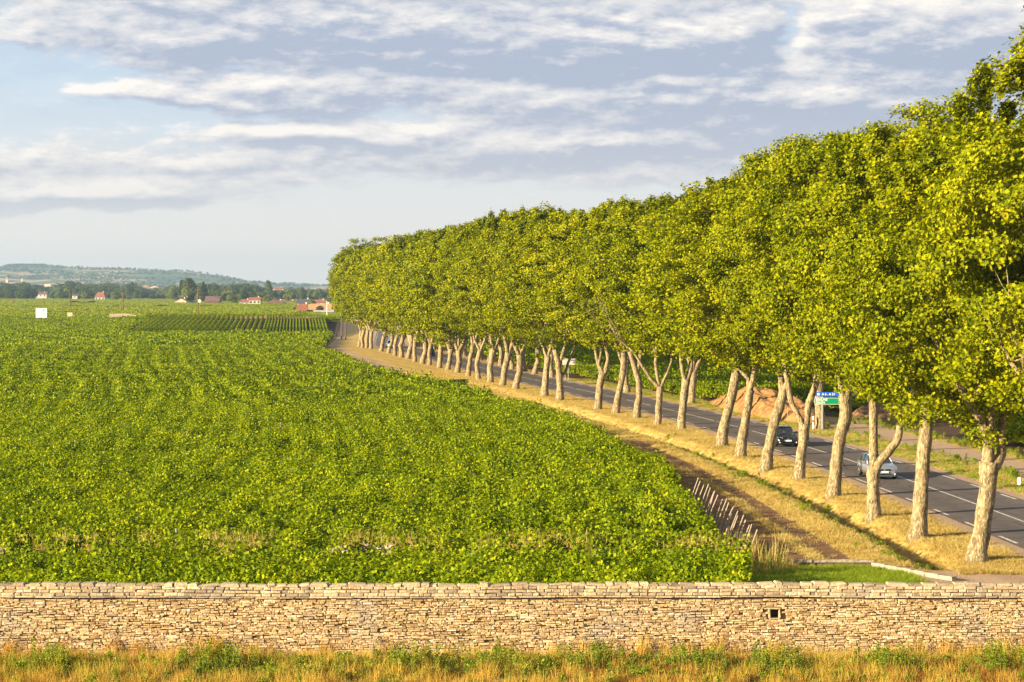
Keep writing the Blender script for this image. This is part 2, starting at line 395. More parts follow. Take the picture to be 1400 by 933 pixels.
def build_ground():
    ul = np.concatenate([[-9000, -5000, -2500, -1200, -600, -300, -180, -110, -70, -45, -30, -22, -17], np.arange(-14, 2.3, .3),
                         [2.6, 3.2, 6.8, 10.4, 11], np.arange(11.6, 26, .8), [30, 36, 45, 60, 90, 150, 300, 600, 1200, 2500, 5000, 9000]])
    zl = np.concatenate([[-300, -150, -60, 0, 30, 50, 60], np.arange(65, 110, .5), np.arange(110, 240, 1), np.arange(240, 480, 3), np.arange(480, 900, 6),
                         [950, 1050, 1200, 1400, 1700, 2000, 2400, 2800, 3300, 4000, 5000, 6500, 8000, 11000, 16000]])
    UU, ZZ = np.meshgrid(ul, zl); XX = XT(ZZ) + UU; HH = gz(XX, ZZ)
    n0, n1 = XX.shape; idx = np.arange(n0 * n1).reshape(n0, n1)
    Fc = np.stack([idx[:-1, :-1], idx[:-1, 1:], idx[1:, 1:], idx[1:, :-1]], -1).reshape(-1, 4)
    xv = XV(ZZ); e = XT(ZZ) - 3.4
    t = (XX - xv) / np.maximum(e - xv, .5)
    nearz = ZZ < 320
    intrack = (XX > xv - .3) & (XX < e)
    soil = np.where(intrack & (ZZ > 95) & (ZZ < 172), np.maximum(np.clip(1.6 - np.abs(t - .2) / .27, 0, 1), np.clip(1.25 - np.abs(t - .64) / .11, 0, 1)), 0)
    soil = np.where(intrack & (ZZ >= 172), np.clip(.75 - np.abs(t - .15) / .3, 0, .7), soil)
    sand = np.where((UU > 2.1) & (UU < 3.8), 1.0, 0); sand = np.where((UU > 9.8) & (UU < 11.2), .9, sand)
    sand = np.where(intrack & (ZZ > 210) & (t > .15) & (t < .75), .62, sand)
    sand = np.where((ZZ < 93.2) & (ZZ > 89) & (XX > 16.8) & (UU < 6), 1.0, sand)
    # side road beyond the verge and the gravel junction
    sand = np.where((UU > 14.8) & (UU < 18.6) & (ZZ > 70) & (ZZ < 205), 1.0, sand)
    sand = np.where((UU > 12.5) & (UU < 24) & (ZZ > 183) & (ZZ < 200), .95, sand)
    green = np.where((XX > .113 * ZZ) & (XX < 16.3) & (ZZ > 74) & (ZZ < 94), 1, 0)
    green = np.maximum(green, np.where((UU > -3.9) & (UU < -2.0) & (ZZ > 95) & (ZZ < 180), .75, 0))
    green = np.maximum(green, np.where((UU > 11.4) & (UU < 14) & (ZZ < 185), .52, 0))
    soil = np.where((ZZ > 64) & (ZZ < 73), .55, soil)
    field = np.where((XX < np.where(ZZ < 93, .108 * ZZ, xv)) & (ZZ > 74), 1.0, 0)
    field = np.where((UU > 12.5) & (ZZ > 205), 1.0, field)
    field = np.where((UU > 20.5) & (ZZ > 100), 1.0, field)
    far = np.where((ZZ > 800) & (UU < -8), 1.0, np.where(ZZ > 860, 1.0, 0))
    me = npmesh('ground', np.stack([XX, ZZ, HH], -1).reshape(-1, 3), Fc, M_ground, True,
                dict(soil=soil.ravel(), sand=sand.ravel(), green=green.ravel(), field=field.ravel(), far=far.ravel()))
    tag(link('ground', me), kind='structure')
build_ground()

def strip(name, u0, u1, z0, z1, h, m, step=2.0, attr=False):
    zl = np.arange(z0, z1 + .01, step) if z1 < 800 else np.concatenate([np.arange(z0, 800, step), np.arange(800, z1, 60)])
    cols = np.linspace(u0, u1, 13 if attr else 2)
    UU, ZZ = np.meshgrid(cols, zl); XX = XT(ZZ) + UU
    n0, n1 = XX.shape; idx = np.arange(n0 * n1).reshape(n0, n1)
    Fc = np.stack([idx[:-1, :-1], idx[:-1, 1:], idx[1:, 1:], idx[1:, :-1]], -1).reshape(-1, 4)
    V = np.stack([XX, ZZ, np.full_like(XX, h)], -1).reshape(-1, 3)
    return npmesh(name, V, Fc, m, False, dict(lane=((UU - 6.8) / 2.0).ravel()) if attr else None)
road = tag(link('road', strip('road', 3.45, 10.15, -200, 2400, .03, M_asphalt, 2.0, True)), kind='structure')
def dashes(name, u, w, length, period, z0, z1, phase=0):
    V = []; Fc = []; z = z0 + phase
    while z < z1:
        pts = np.linspace(z, z + length, 3); b = len(V)
        for q in pts:
            x = XT(q) + u; V += [(x - w / 2, q, .036), (x + w / 2, q, .036)]
        Fc += [(b, b + 1, b + 3, b + 2), (b + 2, b + 3, b + 5, b + 4)]; z += period
    return link(name, npmesh(name, V, Fc, M_mark), road)
dashes('left_edge_marking', 3.75, .17, 3.0, 6.45, 80, 640, 3.6)
dashes('right_edge_marking', 9.85, .17, 3.0, 6.45, 80, 640, 5.9)
dashes('centre_marking', 6.8, .13, 11.5, 13.0, 80, 640, 2)

# ------------------------------------------------------------------ scatter
LIB = {}
def gn_scatter(name, pts, rots, scales, idx, variants, label, cat, kind='stuff'):
    col = bpy.data.collections.new(name + '_pieces')
    for i, me in enumerate(variants):
        o = bpy.data.objects.new('%s_piece_%02d' % (name, i), me); col.objects.link(o)
    n = len(pts)
    me = bpy.data.meshes.new(name); me.vertices.add(n); me.vertices.foreach_set('co', np.asarray(pts, np.float32).ravel())
    a = me.attributes.new('rot', 'FLOAT_VECTOR', 'POINT'); a.data.foreach_set('vector', np.asarray(rots, np.float32).ravel())
    a = me.attributes.new('scl', 'FLOAT_VECTOR', 'POINT'); a.data.foreach_set('vector', np.asarray(scales, np.float32).ravel())
    a = me.attributes.new('idx', 'INT', 'POINT'); a.data.foreach_set('value', np.asarray(idx, np.int32))
    me.materials.append(variants[0].materials[0])
    o = link(name, me)
    ng = bpy.data.node_groups.new(name + '_nodes', 'GeometryNodeTree')
    ng.interface.new_socket('Geometry', in_out='INPUT', socket_type='NodeSocketGeometry')
    ng.interface.new_socket('Geometry', in_out='OUTPUT', socket_type='NodeSocketGeometry')
    N = ng.nodes; L = ng.links
    gi = N.new('NodeGroupInput'); go = N.new('NodeGroupOutput')
    ci = N.new('GeometryNodeCollectionInfo'); ci.inputs[0].default_value = col
    ci.inputs['Separate Children'].default_value = True; ci.inputs['Reset Children'].default_value = True
    ip = N.new('GeometryNodeInstanceOnPoints'); ip.inputs['Pick Instance'].default_value = True
    def at(nm, t):
        q = N.new('GeometryNodeInputNamedAttribute'); q.data_type = t; q.inputs[0].default_value = nm
        return [s for s in q.outputs if s.enabled and s.name == 'Attribute'][0]
    L.new(gi.outputs[0], ip.inputs['Points']); L.new(ci.outputs[0], ip.inputs['Instance'])
    L.new(at('idx', 'INT'), ip.inputs['Instance Index'])
    er = N.new('FunctionNodeEulerToRotation'); L.new(at('rot', 'FLOAT_VECTOR'), er.inputs[0])
    L.new(er.outputs[0], ip.inputs['Rotation']); L.new(at('scl', 'FLOAT_VECTOR'), ip.inputs['Scale'])
    L.new(ip.outputs[0], go.inputs[0])
    md = o.modifiers.new('scatter', 'NODES'); md.node_group = ng
    tag(o, label, cat, None, kind)
    return o

def norm(a): return a / np.maximum(np.linalg.norm(a, axis=1, keepdims=True), 1e-6)
LEAF4 = (np.array([(-.0, -.5, 0), (.5, -.02, .12), (0, .55, 0), (-.5, -.02, .12)]), [(0, 1, 2, 3)])
LOBE = []
for i in range(10):
    a = -math.pi / 2 + math.pi * 2 * i / 10; r = (.36, .56)[i % 2] if i else .26
    LOBE.append((r * math.cos(a), r * math.sin(a), .08 * (i % 2)))
LEAF10 = (np.array([(0, 0, -.03)] + LOBE), [(0, 1 + i, 1 + (i + 1) % 10) for i in range(10)])
def leaves(pos, nrm, size, r, tmpl=LEAF4):
    """leaf shaped faces at pos with normal nrm"""
    n = len(pos); T, Fc = tmpl; k = len(T)
    nrm = norm(nrm); t = norm(np.cross(nrm, norm(r.normal(size=(n, 3))))); b = np.cross(nrm, t)
    size = np.broadcast_to(np.asarray(size, float), (n,))
    V = pos[:, None, :] + size[:, None, None] * (T[None, :, 0, None] * t[:, None, :] + T[None, :, 1, None] * b[:, None, :] + T[None, :, 2, None] * nrm[:, None, :])
    Fa = np.asarray(Fc)[None, :, :] + (np.arange(n) * k)[:, None, None]
    return V.reshape(-1, 3), Fa.reshape(-1, Fa.shape[-1])

# ------------------------------------------------------------------ vineyards
def vine_piece(seed, length, width, height, nleaf, size, rows=1, rowgap=1.25, mat_=None):
    """row segment along x"""
    r = np.random.RandomState(seed); P_ = []; Nn = []
    for k in range(rows):
        yc = (k - (rows - 1) / 2) * rowgap
        m = nleaf // rows
        x = r.uniform(-length / 2 - .1, length / 2 + .1, m)
        # bushy hedge with an uneven top
        ph = r.uniform(0, 6.28, 4)
        top = height * (1 + .14 * np.sin(x * 2.9 + ph[0]) + .13 * np.sin(x * 6.3 + ph[1]))
        wd = width * (1 + .25 * np.sin(x * 3.7 + ph[2]))
        a = r.uniform(-.35, math.pi + .35, m); rr = r.uniform(.62, 1.05, m)
        y = np.cos(a) * wd * .5 * rr
        z = .30 + (top - .30) * np.clip(np.sin(a) * .55 + .45, 0, 1) * rr
        shoot = r.rand(m) < .24
        sx = np.floor(r.rand(m) * length * 5) / 5 - length / 2; hs_ = .16 + .30 * np.abs(np.sin(sx * 47.3 + ph[3])); q = r.rand(m)
        x = np.where(shoot, sx + .18 * q * np.sin(sx * 31) + r.normal(0, .05, m), x); z = np.where(shoot, top - .1 + q * (hs_ + .1), z); y = np.where(shoot, width * .28 * np.sin(sx * 91.7) + r.normal(0, .05, m), y)
        P_.append(np.stack([x, yc + y, z], 1)); Nn.append(np.stack([r.normal(0, .5, m), np.cos(a) * .9 + r.normal(0, .5, m), np.abs(np.sin(a)) * .8 + .35 + r.normal(0, .45, m)], 1))
    P_ = np.concatenate(P_); Nn = np.concatenate(Nn)
    V, Fc = leaves(P_, Nn, size * r.uniform(.7, 1.25, len(P_)), r)
    return npmesh('vine_piece', V, Fc, mat_ or M_vine)
vp_near = [vine_piece(10 + i, 2.0, .62, 1.10, 820, .135) for i in range(6)]
vp_mid = [vine_piece(30 + i, 4.0, .70, 1.10, 860, .20) for i in range(5)]
vp_far = [vine_piece(50 + i, 8.0, .80, 1.15, 1100, .36, rows=3) for i in range(5)]
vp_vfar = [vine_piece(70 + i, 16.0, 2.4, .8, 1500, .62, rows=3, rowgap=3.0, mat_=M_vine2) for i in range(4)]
def lownoise(x, z):
    return .5 * np.sin(x * .21 + 1.3 * np.sin(z * .11)) + .5 * np.sin(z * .17 + x * .09 + 2)
def fill(z0, z1, gap, seg, xl, xr, seed, gaps=(), tilt=0.0, jit=.25):
    r = np.random.RandomState(seed); pts = []; RV = []
    for z in np.arange(z0, z1, gap):
        if any(a < z < b for a, b in gaps): continue
        a, b = xl(z), xr(z)
        if b - a < seg: continue
        xs = np.arange(b - seg / 2, a, -seg)
        RV.append(np.full(len(xs), r.normal(0, .075))); zz = z + r.normal(0, jit * .3, len(xs)) + lownoise(xs, z) * .25; pts.append(np.stack([xs, zz, gz(xs, zz) if z > 500 else np.zeros(len(xs))], 1))
    p = np.concatenate(pts); n = len(p)
    keep = r.rand(n) > .012; p = p[keep]; n = len(p); rv_ = np.concatenate(RV)[keep]
    rot = np.zeros((n, 3)); rot[:, 2] = r.normal(0, .06, n) + (r.rand(n) < .5) * math.pi
    s = np.ones((n, 3)); s[:, 2] = 1 + .13 * lownoise(p[:, 0] * 1.7, p[:, 1] * 1.3) + r.normal(0, .09, n) + rv_ * 1.4; s[:, 1] = 1 + r.normal(0, .12, n)
    return p, rot, s, r.randint(0, 100, n)
L_ = lambda z: -.26 * z - 14
jobs = []
def vineyard(name, parts, pieces, label):
    p = np.concatenate([q[0] for q in parts]); ro = np.concatenate([q[1] for q in parts]); s = np.concatenate([q[2] for q in parts]); ix = np.concatenate([q[3] for q in parts])
    return gn_scatter(name, p, ro, s, ix % len(pieces), pieces, label, 'vines')
vineyard('vines_behind_wall', [fill(77.5, 90.8, 1.25, 2, lambda z: -34, lambda z: .108 * z, 1)], vp_near,
         'narrow strip of leafy vines directly behind the stone wall')
vineyard('vineyard', [fill(95.8, 205, 1.25, 2, L_, lambda z: XV(z) - (1.0 if z < 126 else .2), 2)], vp_near,
         'large green vineyard filling the left foreground, its near half')
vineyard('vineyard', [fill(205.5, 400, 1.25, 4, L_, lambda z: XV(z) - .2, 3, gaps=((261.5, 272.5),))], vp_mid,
         'middle of the large green vineyard, running back to the end of the tree row')
vineyard('vineyard', [fill(401, 531, 3.75, 8, L_, lambda z: XV(z) - .2, 4), fill(531, 806, 3.75, 8, L_, lambda z: (-93 - .105 * (z - 535) - 3) if z < 655 else -47 - .06 * (z - 535), 5, gaps=((650, 662),))],
         vp_far, 'far left vineyard seen as a bumpy green sheet behind and beside the striped plot')
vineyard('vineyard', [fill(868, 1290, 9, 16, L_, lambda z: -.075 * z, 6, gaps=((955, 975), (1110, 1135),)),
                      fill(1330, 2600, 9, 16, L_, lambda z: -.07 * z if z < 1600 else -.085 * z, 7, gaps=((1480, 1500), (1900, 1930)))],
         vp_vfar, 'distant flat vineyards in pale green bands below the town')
# right hand side of the road
vineyard('vineyard', [fill(206, 330, 1.25, 4, lambda z: max(XT(z) + 13.2, XT(z) + 13.2 + (238 - z) * .42), lambda z: XT(z) + 70, 8)], vp_mid,
         'dark green vineyard on the far side of the road, seen between the trunks')
vineyard('vineyard', [fill(330, 760, 3.75, 8, lambda z: XT(z) + 14, lambda z: XT(z) + 150, 9)], vp_far,
         'far part of the vineyard across the road, under the leaves of the trees')
vineyard('vineyard', [fill(112, 178, 1.3, 2, lambda z: XT(z) + 21.3, lambda z: XT(z) + 48, 10)], vp_near,
         'bushy vines beside the gravel side road at the right edge')

# striped plot: rows of vines that one can count
def striped():
    r = np.random.RandomState(77); Ln = 118; m = 5600
    y = r.uniform(0, Ln, m); a = r.uniform(0, math.pi, m)
    P_ = np.stack([np.cos(a) * .15 + r.normal(0, .025, m), y, .25 + np.sin(a) * 1.05 + r.normal(0, .06, m)], 1)
    Nn = np.stack([np.cos(a) + r.normal(0, .4, m), r.normal(0, .4, m), np.sin(a) + .4 + r.normal(0, .3, m)], 1)
    V, Fc = leaves(P_, Nn, .26 * r.uniform(.7, 1.2, m), r)
    me = npmesh('vine_row', V, Fc, M_vine)
    n = 43; xs = [-93.5 + 1.42 * i for i in range(24)]
    while len(xs) < n: xs.append(xs[-1] + .84)
    for i in range(n):
        o = link('vine_row', me); x0 = xs[i]
        o.location = (x0, 534 + (3 if i > 36 else 0), 0); o.rotation_euler = (math.atan(3.04 / 116), 0, .0985)
        side = 'from the left' if i < n // 2 else 'from the right'
        tag(o, 'straight vine row of the striped plot, row %d %s' % (i + 1 if i < n // 2 else n - i, side), 'vine row', 'parallel vine rows of the striped plot')
striped()

# ------------------------------------------------------------------ roadside plane trees
def crown_mesh(seed, nleaf, size, tmpl, R_=6.7, z0=7.6, z1=21.3, shoots=48, leader=None):
    r = np.random.RandomState(seed)
    K = 470
    lob = norm(r.normal(size=(16, 3))); la = r.uniform(.05, .20, 16)
    d = norm(r.normal(size=(K, 3)))
    d[:, 2] *= .9; d = norm(d)
    # blunt egg: squarer than an ellipsoid
    p = 2.3
    k = (np.abs(d[:, 0]) ** p + np.abs(d[:, 1]) ** p + np.abs(d[:, 2]) ** p) ** (-1 / p)
    bump = 1 + (np.clip((d @ lob.T - .72) / .28, 0, 1) * la).sum(1) - .06
    rad = r.uniform(.35, 1.0, K) ** .38
    cz = (z0 + z1) / 2; hz = (z1 - z0) / 2
    c = d * (k * bump * rad)[:, None] * np.array([R_, R_, hz]) ; c[:, 2] += cz
    # skirt hangs lower on some sides
    c[:, 2] -= np.where(c[:, 2] < cz - hz * .5, r.uniform(0, 1.3, K), 0)
    cr = r.uniform(.40, 1.0, K)
    w = cr ** 2; w /= w.sum()
    ci = r.choice(K, nleaf, p=w)
    off = norm(r.normal(size=(nleaf, 3))) * (r.rand(nleaf) ** .5)[:, None] * cr[ci][:, None] * np.array([1.15, 1.15, .75])
    pos = c[ci] + off
    # shoots above the crown
    ns = nleaf // 170
    for s in range(shoots):
        a = r.uniform(0, 6.28); q = r.uniform(0, .85) ** .6 * R_ * .95
        base = np.array([q * math.cos(a), q * math.sin(a), cz + hz * (1 - (q / R_) ** 2.6 * .8) ** .5 * .9])
        L = r.uniform(.5, 1.7); t = r.rand(ns)
        sh = base + np.outer(t * L, np.array([r.normal(0, .22) + .15, r.normal(0, .2), 1])) + r.normal(0, .16, (ns, 3))
        j = r.choice(nleaf, ns, replace=False); pos[j] = sh
    if leader:
        for (lx, ly, lz0, lz1, lr, m) in leader:
            q = r.rand(m); j = r.choice(nleaf, m, replace=False); cl = np.floor(q * 9) / 9
            pos[j] = np.stack([lx + (np.sin(cl * 40) * .5 + r.normal(0, .33, m)) * lr * (1.1 - q), ly + r.normal(0, .5, m) * lr, lz0 + (lz1 - lz0) * q], 1)
    out = pos - np.array([0, 0, cz]); out[:, 2] *= .8
    nr = norm(out) * .75 + np.array([-.10, -.10, .35]) + r.normal(0, .55, (nleaf, 3))
    V, Fc = leaves(pos, nr, size * r.uniform(.65, 1.2, nleaf), r, tmpl)
    return npmesh('crown', V, Fc, M_plane)
crown_a = [crown_mesh(100 + i, 110000, .168, LEAF10, R_=6.5) for i in range(3)]
crown_edge = crown_mesh(110, 95000, .168, LEAF10, R_=5.9, leader=[(-1.9, 0, 19.5, 24.6, 1.2, 1500), (-.6, 0, 20, 26, 1.3, 2200)])
crown_b = [crown_mesh(120 + i, 62000, .215, LEAF4, R_=6.5) for i in range(4)]
crown_c = [crown_mesh(140 + i, 32000, .29, LEAF4, R_=6.6) for i in range(3)]

trunks = {  # photo polylines of the trunks and limbs that show: (points, widths)
 1: [([(1335,772),(1338,750),(1343,720),(1350,670),(1353,632)],[36,28,25,25,29]), ([(1353,640),(1351,605),(1342,575),(1328,556)],[22,15,12,8]),
     ([(1355,645),(1371,622),(1370,592),(1375,572),(1372,540)],[20,15,13,11,9]), ([(1352,610),(1357,565),(1362,520),(1364,470)],[14,12,10,7])],
 2: [([(1255,738),(1256,720),(1259,680),(1263,620),(1268,565),(1273,530)],[32,25,22,20,20,20]), ([(1273,535),(1277,500),(1272,470),(1282,420)],[16,13,11,7]), ([(1272,538),(1290,505),(1306,480)],[12,9,6])],
 3: [([(1195,710),(1194,690),(1193,665),(1195,640)],[25,20,18,20]), ([(1195,645),(1195,600),(1196,540),(1200,480)],[15,13,13,9]),
     ([(1196,640),(1214,614),(1225,600),(1227,580),(1237,555),(1248,518),(1252,480)],[13,13,12,10,10,9,6])],
 4: [([(1139,682),(1141,660),(1145,620),(1149,595),(1156,570),(1154,540)],[24,19,18,18,19,17]), ([(1154,545),(1149,518),(1145,495),(1150,460)],[12,9,8,5]), ([(1156,545),(1168,512),(1174,485),(1180,450)],[12,10,8,5])],
 5: [([(1092,659),(1093,640),(1097,610),(1100,580)],[20,16,14,16]), ([(1100,588),(1088,562),(1080,548),(1077,525),(1072,500),(1074,470)],[9,8,8,8,7,5]),
     ([(1102,586),(1105,555),(1112,537),(1121,512),(1126,490)],[11,10,10,8,6]), ([(1110,542),(1115,518),(1117,500)],[7,5,4])],
 6: [([(1047,645),(1049,625),(1053,600),(1060,570),(1068,548),(1071,530)],[22,17,15,15,15,13]), ([(1070,534),(1067,510),(1066,480)],[10,9,6]), ([(1071,536),(1077,516),(1085,504),(1094,494)],[9,8,7,5])],
 7: [([(1013,628),(1014,610),(1018,580),(1023,553),(1026,533)],[20,16,13,12,12]), ([(1025,540),(1023,518),(1012,506)],[8,6,4]), ([(1026,536),(1030,510),(1032,485)],[8,7,5])],
 8: [([(986,614),(988,598),(993,570),(1001,540),(1007,510)],[20,16,14,14,13]), ([(1006,515),(1000,490),(985,483),(963,476)],[8,6,4,3]), ([(1007,512),(1009,485),(1014,460)],[9,7,5])],
 9: [([(931,590),(932,575),(934,550),(938,520)],[15,12,11,12]), ([(937,525),(932,503),(929,478)],[7,6,4]), ([(939,524),(945,500),(948,472)],[8,7,5])],
 10: [([(899,584),(900,570),(901,550),(903,530)],[13,10,9,10]), ([(903,534),(889,518),(878,502),(870,488),(860,476)],[6,5,5,4,3]), ([(902,532),(897,505),(896,480)],[6,5,4]), ([(903,532),(910,516),(918,494)],[5,4,3])],
 11: [([(870,575),(871,560),(874,540),(873,520),(867,500),(861,480)],[14,11,9,9,8,6]), ([(871,512),(876,485),(880,460)],[7,6,5])],
 12: [([(842,568),(844,550),(849,525),(853,500),(852,475)],[14,10,9,9,8]), ([(852,500),(845,480),(840,465)],[5,4,3])],
 13: [([(817,563),(818,550),(820,530),(824,510)],[15,11,10,11]), ([(823,514),(817,495),(813,474)],[6,5,4]), ([(826,514),(832,492),(828,470)],[7,6,5]), ([(825,512),(819,500),(822,478)],[5,4,3])],
 14: [([(766,550),(766,535),(765,515),(763,496),(758,478)],[14,10,9,9,6]), ([(766,518),(773,509),(777,496),(786,476)],[4,4,4,3]), ([(764,500),(769,485),(774,468)],[6,5,4])],
 15: [([(744,545),(745,530),(747,510),(749,488)],[14,10,9,9]), ([(748,492),(743,476),(738,465)],[5,4,3]), ([(749,490),(754,470),(756,458)],[5,4,3])],
}
def trunk_mesh(bx, bz, dist, spec, seed, n_inner=9):
    rng = random.Random(seed); mb = MB(); s = dist / F; ends = []
    for j, (pts, w) in enumerate(spec):
        y = 0.0; q = []; n = len(pts); dy = rng.uniform(-.25, .25)
        for i, (px, py) in enumerate(pts):
            x, z = P(px, py, dist)
            q.append(Vector((x - bx, (dy * i if j else 0), z - bz)))
        # resample with wobble
        pp = []; rr = []
        for i in range(n - 1):
            m = 3
            for k in range(m):
                t = k / m; v = q[i].lerp(q[i + 1], t)
                pp.append(v + Vector((rng.gauss(0, .02), rng.gauss(0, .03), 0))); rr.append((w[i] * (1 - t) + w[i + 1] * t) * s / 2 * .94)
        pp.append(q[-1]); rr.append(w[-1] * s / 2)
        if j == 0: pp[0].z -= .12
        mb.tube(pp, rr, 10, True, .07, rng); ends.append((pp[-1], rr[-1], (pp[-1] - pp[-3]).normalized()))
    # limbs inside the crown
    for (e, r0, d) in ends[(1 if len(ends) > 1 else 0):]:
        for k in range(max(3, n_inner // max(1, len(ends) - 1))):
            p = e.copy(); dd = Vector((d.x * .5 + rng.uniform(-.8, .8), rng.uniform(-.8, .8), .75 + rng.uniform(0, .5))).normalized()
            pts = [p.copy()]; rad = [r0 * .85]; L = rng.uniform(4.5, 8)
            for i in range(5):
                dd = (dd + Vector((rng.gauss(0, .17), rng.gauss(0, .17), .08))).normalized(); p = p + dd * L / 5
                pts.append(p.copy()); rad.append(r0 * .85 * (1 - (i + 1) / 5.6))
            mb.tube(pts, rad, 6, False, .05, rng)
            for b in range(3):
                i = rng.randint(1, 4); q = pts[i]; e2 = q + Vector((rng.uniform(-2, 2), rng.uniform(-2, 2), rng.uniform(.3, 1.8)))
                mb.tube([q, q.lerp(e2, .5) + Vector((0, 0, -.1)), e2], [rad[i] * .55, rad[i] * .4, rad[i] * .15], 5, False)
    return mb.mesh('trunk', M_bark, True)
def random_spec(px, py, dist, seed, lean=.10):
    rng = random.Random(seed); s = F / dist
    h = rng.uniform(3.1, 4.3) * s; w = rng.uniform(.68, .88) * s; l = lean + rng.uniform(-.08, .10)
    top = (px + l * h, py - h); bend = rng.uniform(-.12, .12) * h
    spec = [([(px, py + 2), (px + l * h * .15, py - h * .15), (px + l * h * .5 + bend, py - h * .5), top], [w * 1.35, w * 1.05, w * .92, w * 1.0])]
    lx = rng.uniform(.35, .8); rx = rng.uniform(.3, .8)
    spec.append(([(top[0], top[1] + .2 * s), (top[0] - lx * s * 1.0, top[1] - 1.5 * s), (top[0] - lx * s * 1.5, top[1] - 3.6 * s)], [w * .62, w * .5, w * .36]))
    spec.append(([(top[0], top[1] + .2 * s), (top[0] + rx * s * 1.0, top[1] - 1.4 * s), (top[0] + rx * s * 1.4, top[1] - 3.6 * s)], [w * .62, w * .5, w * .36]))
    if rng.random() < .4: spec.append(([(top[0], top[1]), (top[0] + rng.uniform(-.3, .3) * s, top[1] - 3 * s)], [w * .45, w * .3]))
    return spec
ORD = ['', 'first', 'second', 'third', 'fourth', 'fifth', 'sixth', 'seventh', 'eighth', 'ninth', 'tenth', 'eleventh', 'twelfth', 'thirteenth', 'fourteenth',
       'fifteenth', 'sixteenth', 'seventeenth', 'eighteenth', 'nineteenth', 'twentieth']
look = {1: 'thick pale trunk forking at a bulge', 2: 'straight pale trunk rising without a fork', 3: 'straight stem with one thick crooked limb',
        4: 'trunk with a knotty bulge and a V fork', 5: 'trunk splitting in a wide Y', 6: 'trunk leaning right in front of the black car', 7: 'slim trunk with a stub limb',
        8: 'smooth trunk leaning well to the right', 9: 'upright trunk with a narrow fork', 10: 'slender trunk with a long limb reaching left', 11: 'trunk bent to the left at its top',
        12: 'trunk leaning right without a fork', 13: 'trunk with a broad two limbed fork', 14: 'trunk with a thin mossy limb to the right', 15: 'short trunk forked under the leaves'}
def plane_tree(X, Z, spec, seed, cm, label, group, hs=1.0, top=None, lean=1.2, rs_=1.0, dz=0.0):
    rng = random.Random(seed + 900)
    gzv = float(gz(X, Z)); t = empty('plane_tree', (X, Z, gzv))
    tag(t, label, 'tree', group)
    link('trunk', trunk_mesh(X, 0.0, Z, spec, seed), t)
    c = link('crown', cm, t); c.location = (lean, rng.uniform(-.5, .5), 0)
    c.rotation_euler = (0, 0, 0 if cm is crown_edge else rng.uniform(0, 6.28)); sc = rng.uniform(.95, 1.05) * rs_
    c.scale = (sc, sc, hs * rng.uniform(.965, 1.035)); c.location.z = dz
    return t
tops = lambda i: float(np.interp(i, [0, 1, 3, 4, 5, 6, 8, 10, 13, 16, 25, 30, 35], [.94, .93, .93, .915, .89, .87, .855, .875, .875, .93, .935, .905, .93]))
for i, ((px, py), (X, Z)) in enumerate(zip(near_px, near)):
    spec = trunks.get(i) or random_spec(px, py, Z, 500 + i)
    if i == 0: cm = crown_edge
    elif i < 7: cm = crown_a[(i * 2 + 1) % 3]
    elif i < 20: cm = crown_b[(i * 3) % 4]
    else: cm = crown_c[i % 3]
    right, left = i, len(near) - i
    if i == 0: lab = 'tallest plane tree at the right edge of the photo, trunk out of frame'
    elif i <= 18: lab = '%s near row plane from the right, %s' % (ORD[i], look.get(i, 'pale forked trunk'))
    else: lab = 'pale forked plane trunk, %s from the far left end of the near row' % (ORD[left] if left <= 20 else '')
    plane_tree(X, Z, spec, 500 + i, cm, lab, 'plane trees of the near roadside row', tops(i), lean=.9 if i < 20 else 0.3, dz=7.6 * (1 - tops(i)) * .8 + {1: -1.3, 2: -.6, 3: -.2}.get(i, 0 if i < 20 else -.7))
far_px = [(1122, 587), (945, 552), (857, 537), (754, 516), (731, 511.5), (717, 508), (700, 505), (684, 500), (671, 498.5)]
fpos = [G(*p) for p in far_px]
zlast = fpos[-1][1]; extra = []
z = zlast + 10
while z < 520: extra.append((float(XT(z)) + 11.6, z)); z += 10.5
for i, (X, Z) in enumerate(fpos + extra):
    if i < len(far_px): px, py = far_px[i]
    else: px = 700 + X / Z * F; py = HY + H / Z * F
    spec = random_spec(px, py, Z, 800 + i, .02)
    n = len(fpos + extra)
    lab = 'plane tree across the road, %s from the %s in the far row' % (ORD[min(i + 1, 20)] if i < 16 else ORD[n - i], 'right' if i < 16 else 'left end')
    plane_tree(X, Z, spec, 800 + i, crown_b[i % 4] if i < 3 else crown_c[i % 3], lab, 'plane trees of the far roadside row', .93, lean=.2, rs_=.92)
# ------------------------------------------------------------------ stone wall in the foreground
def stone_block(mb, x0, x1, z0, z1, yf, depth, rng, slope=0.0, top_r=0.0):
    """one rough stone, face towards -y at yf"""
    j = lambda a: rng.uniform(-a, a)
    hx = x1 - x0; hz = z1 - z0
    c = [(x0 + j(.016), z0 + j(.010)), (x1 + j(.012), z0 + j(.008)), (x1 + j(.02), z1 + j(.01) - (rng.uniform(0, .25) * hz if rng.random() < .2 else 0)), (x0 + j(.02), z1 + j(.01) - (rng.uniform(0, .25) * hz if rng.random() < .2 else 0))]
    cx, cz = (x0 + x1) / 2, (z0 + z1) / 2; p = rng.uniform(.012, .032); ins = .80
    v = [(x, yf + depth, z) for x, z in c] + [(x, yf + j(.008), z) for x, z in c] + [(cx + (x - cx) * ins, yf - p + j(.01), cz + (z - cz) * ins) for x, z in c]
    f = [(4, 5, 1, 0), (5, 6, 2, 1), (6, 7, 3, 2), (7, 4, 0, 3), (8, 9, 5, 4), (9, 10, 6, 5), (10, 11, 7, 6), (11, 8, 4, 7), (11, 10, 9, 8)]
    f = [tuple(reversed(q)) for q in f]
    mb.add(v, f)
WX0, WX1, WY = -33.0, 33.0, 73.0
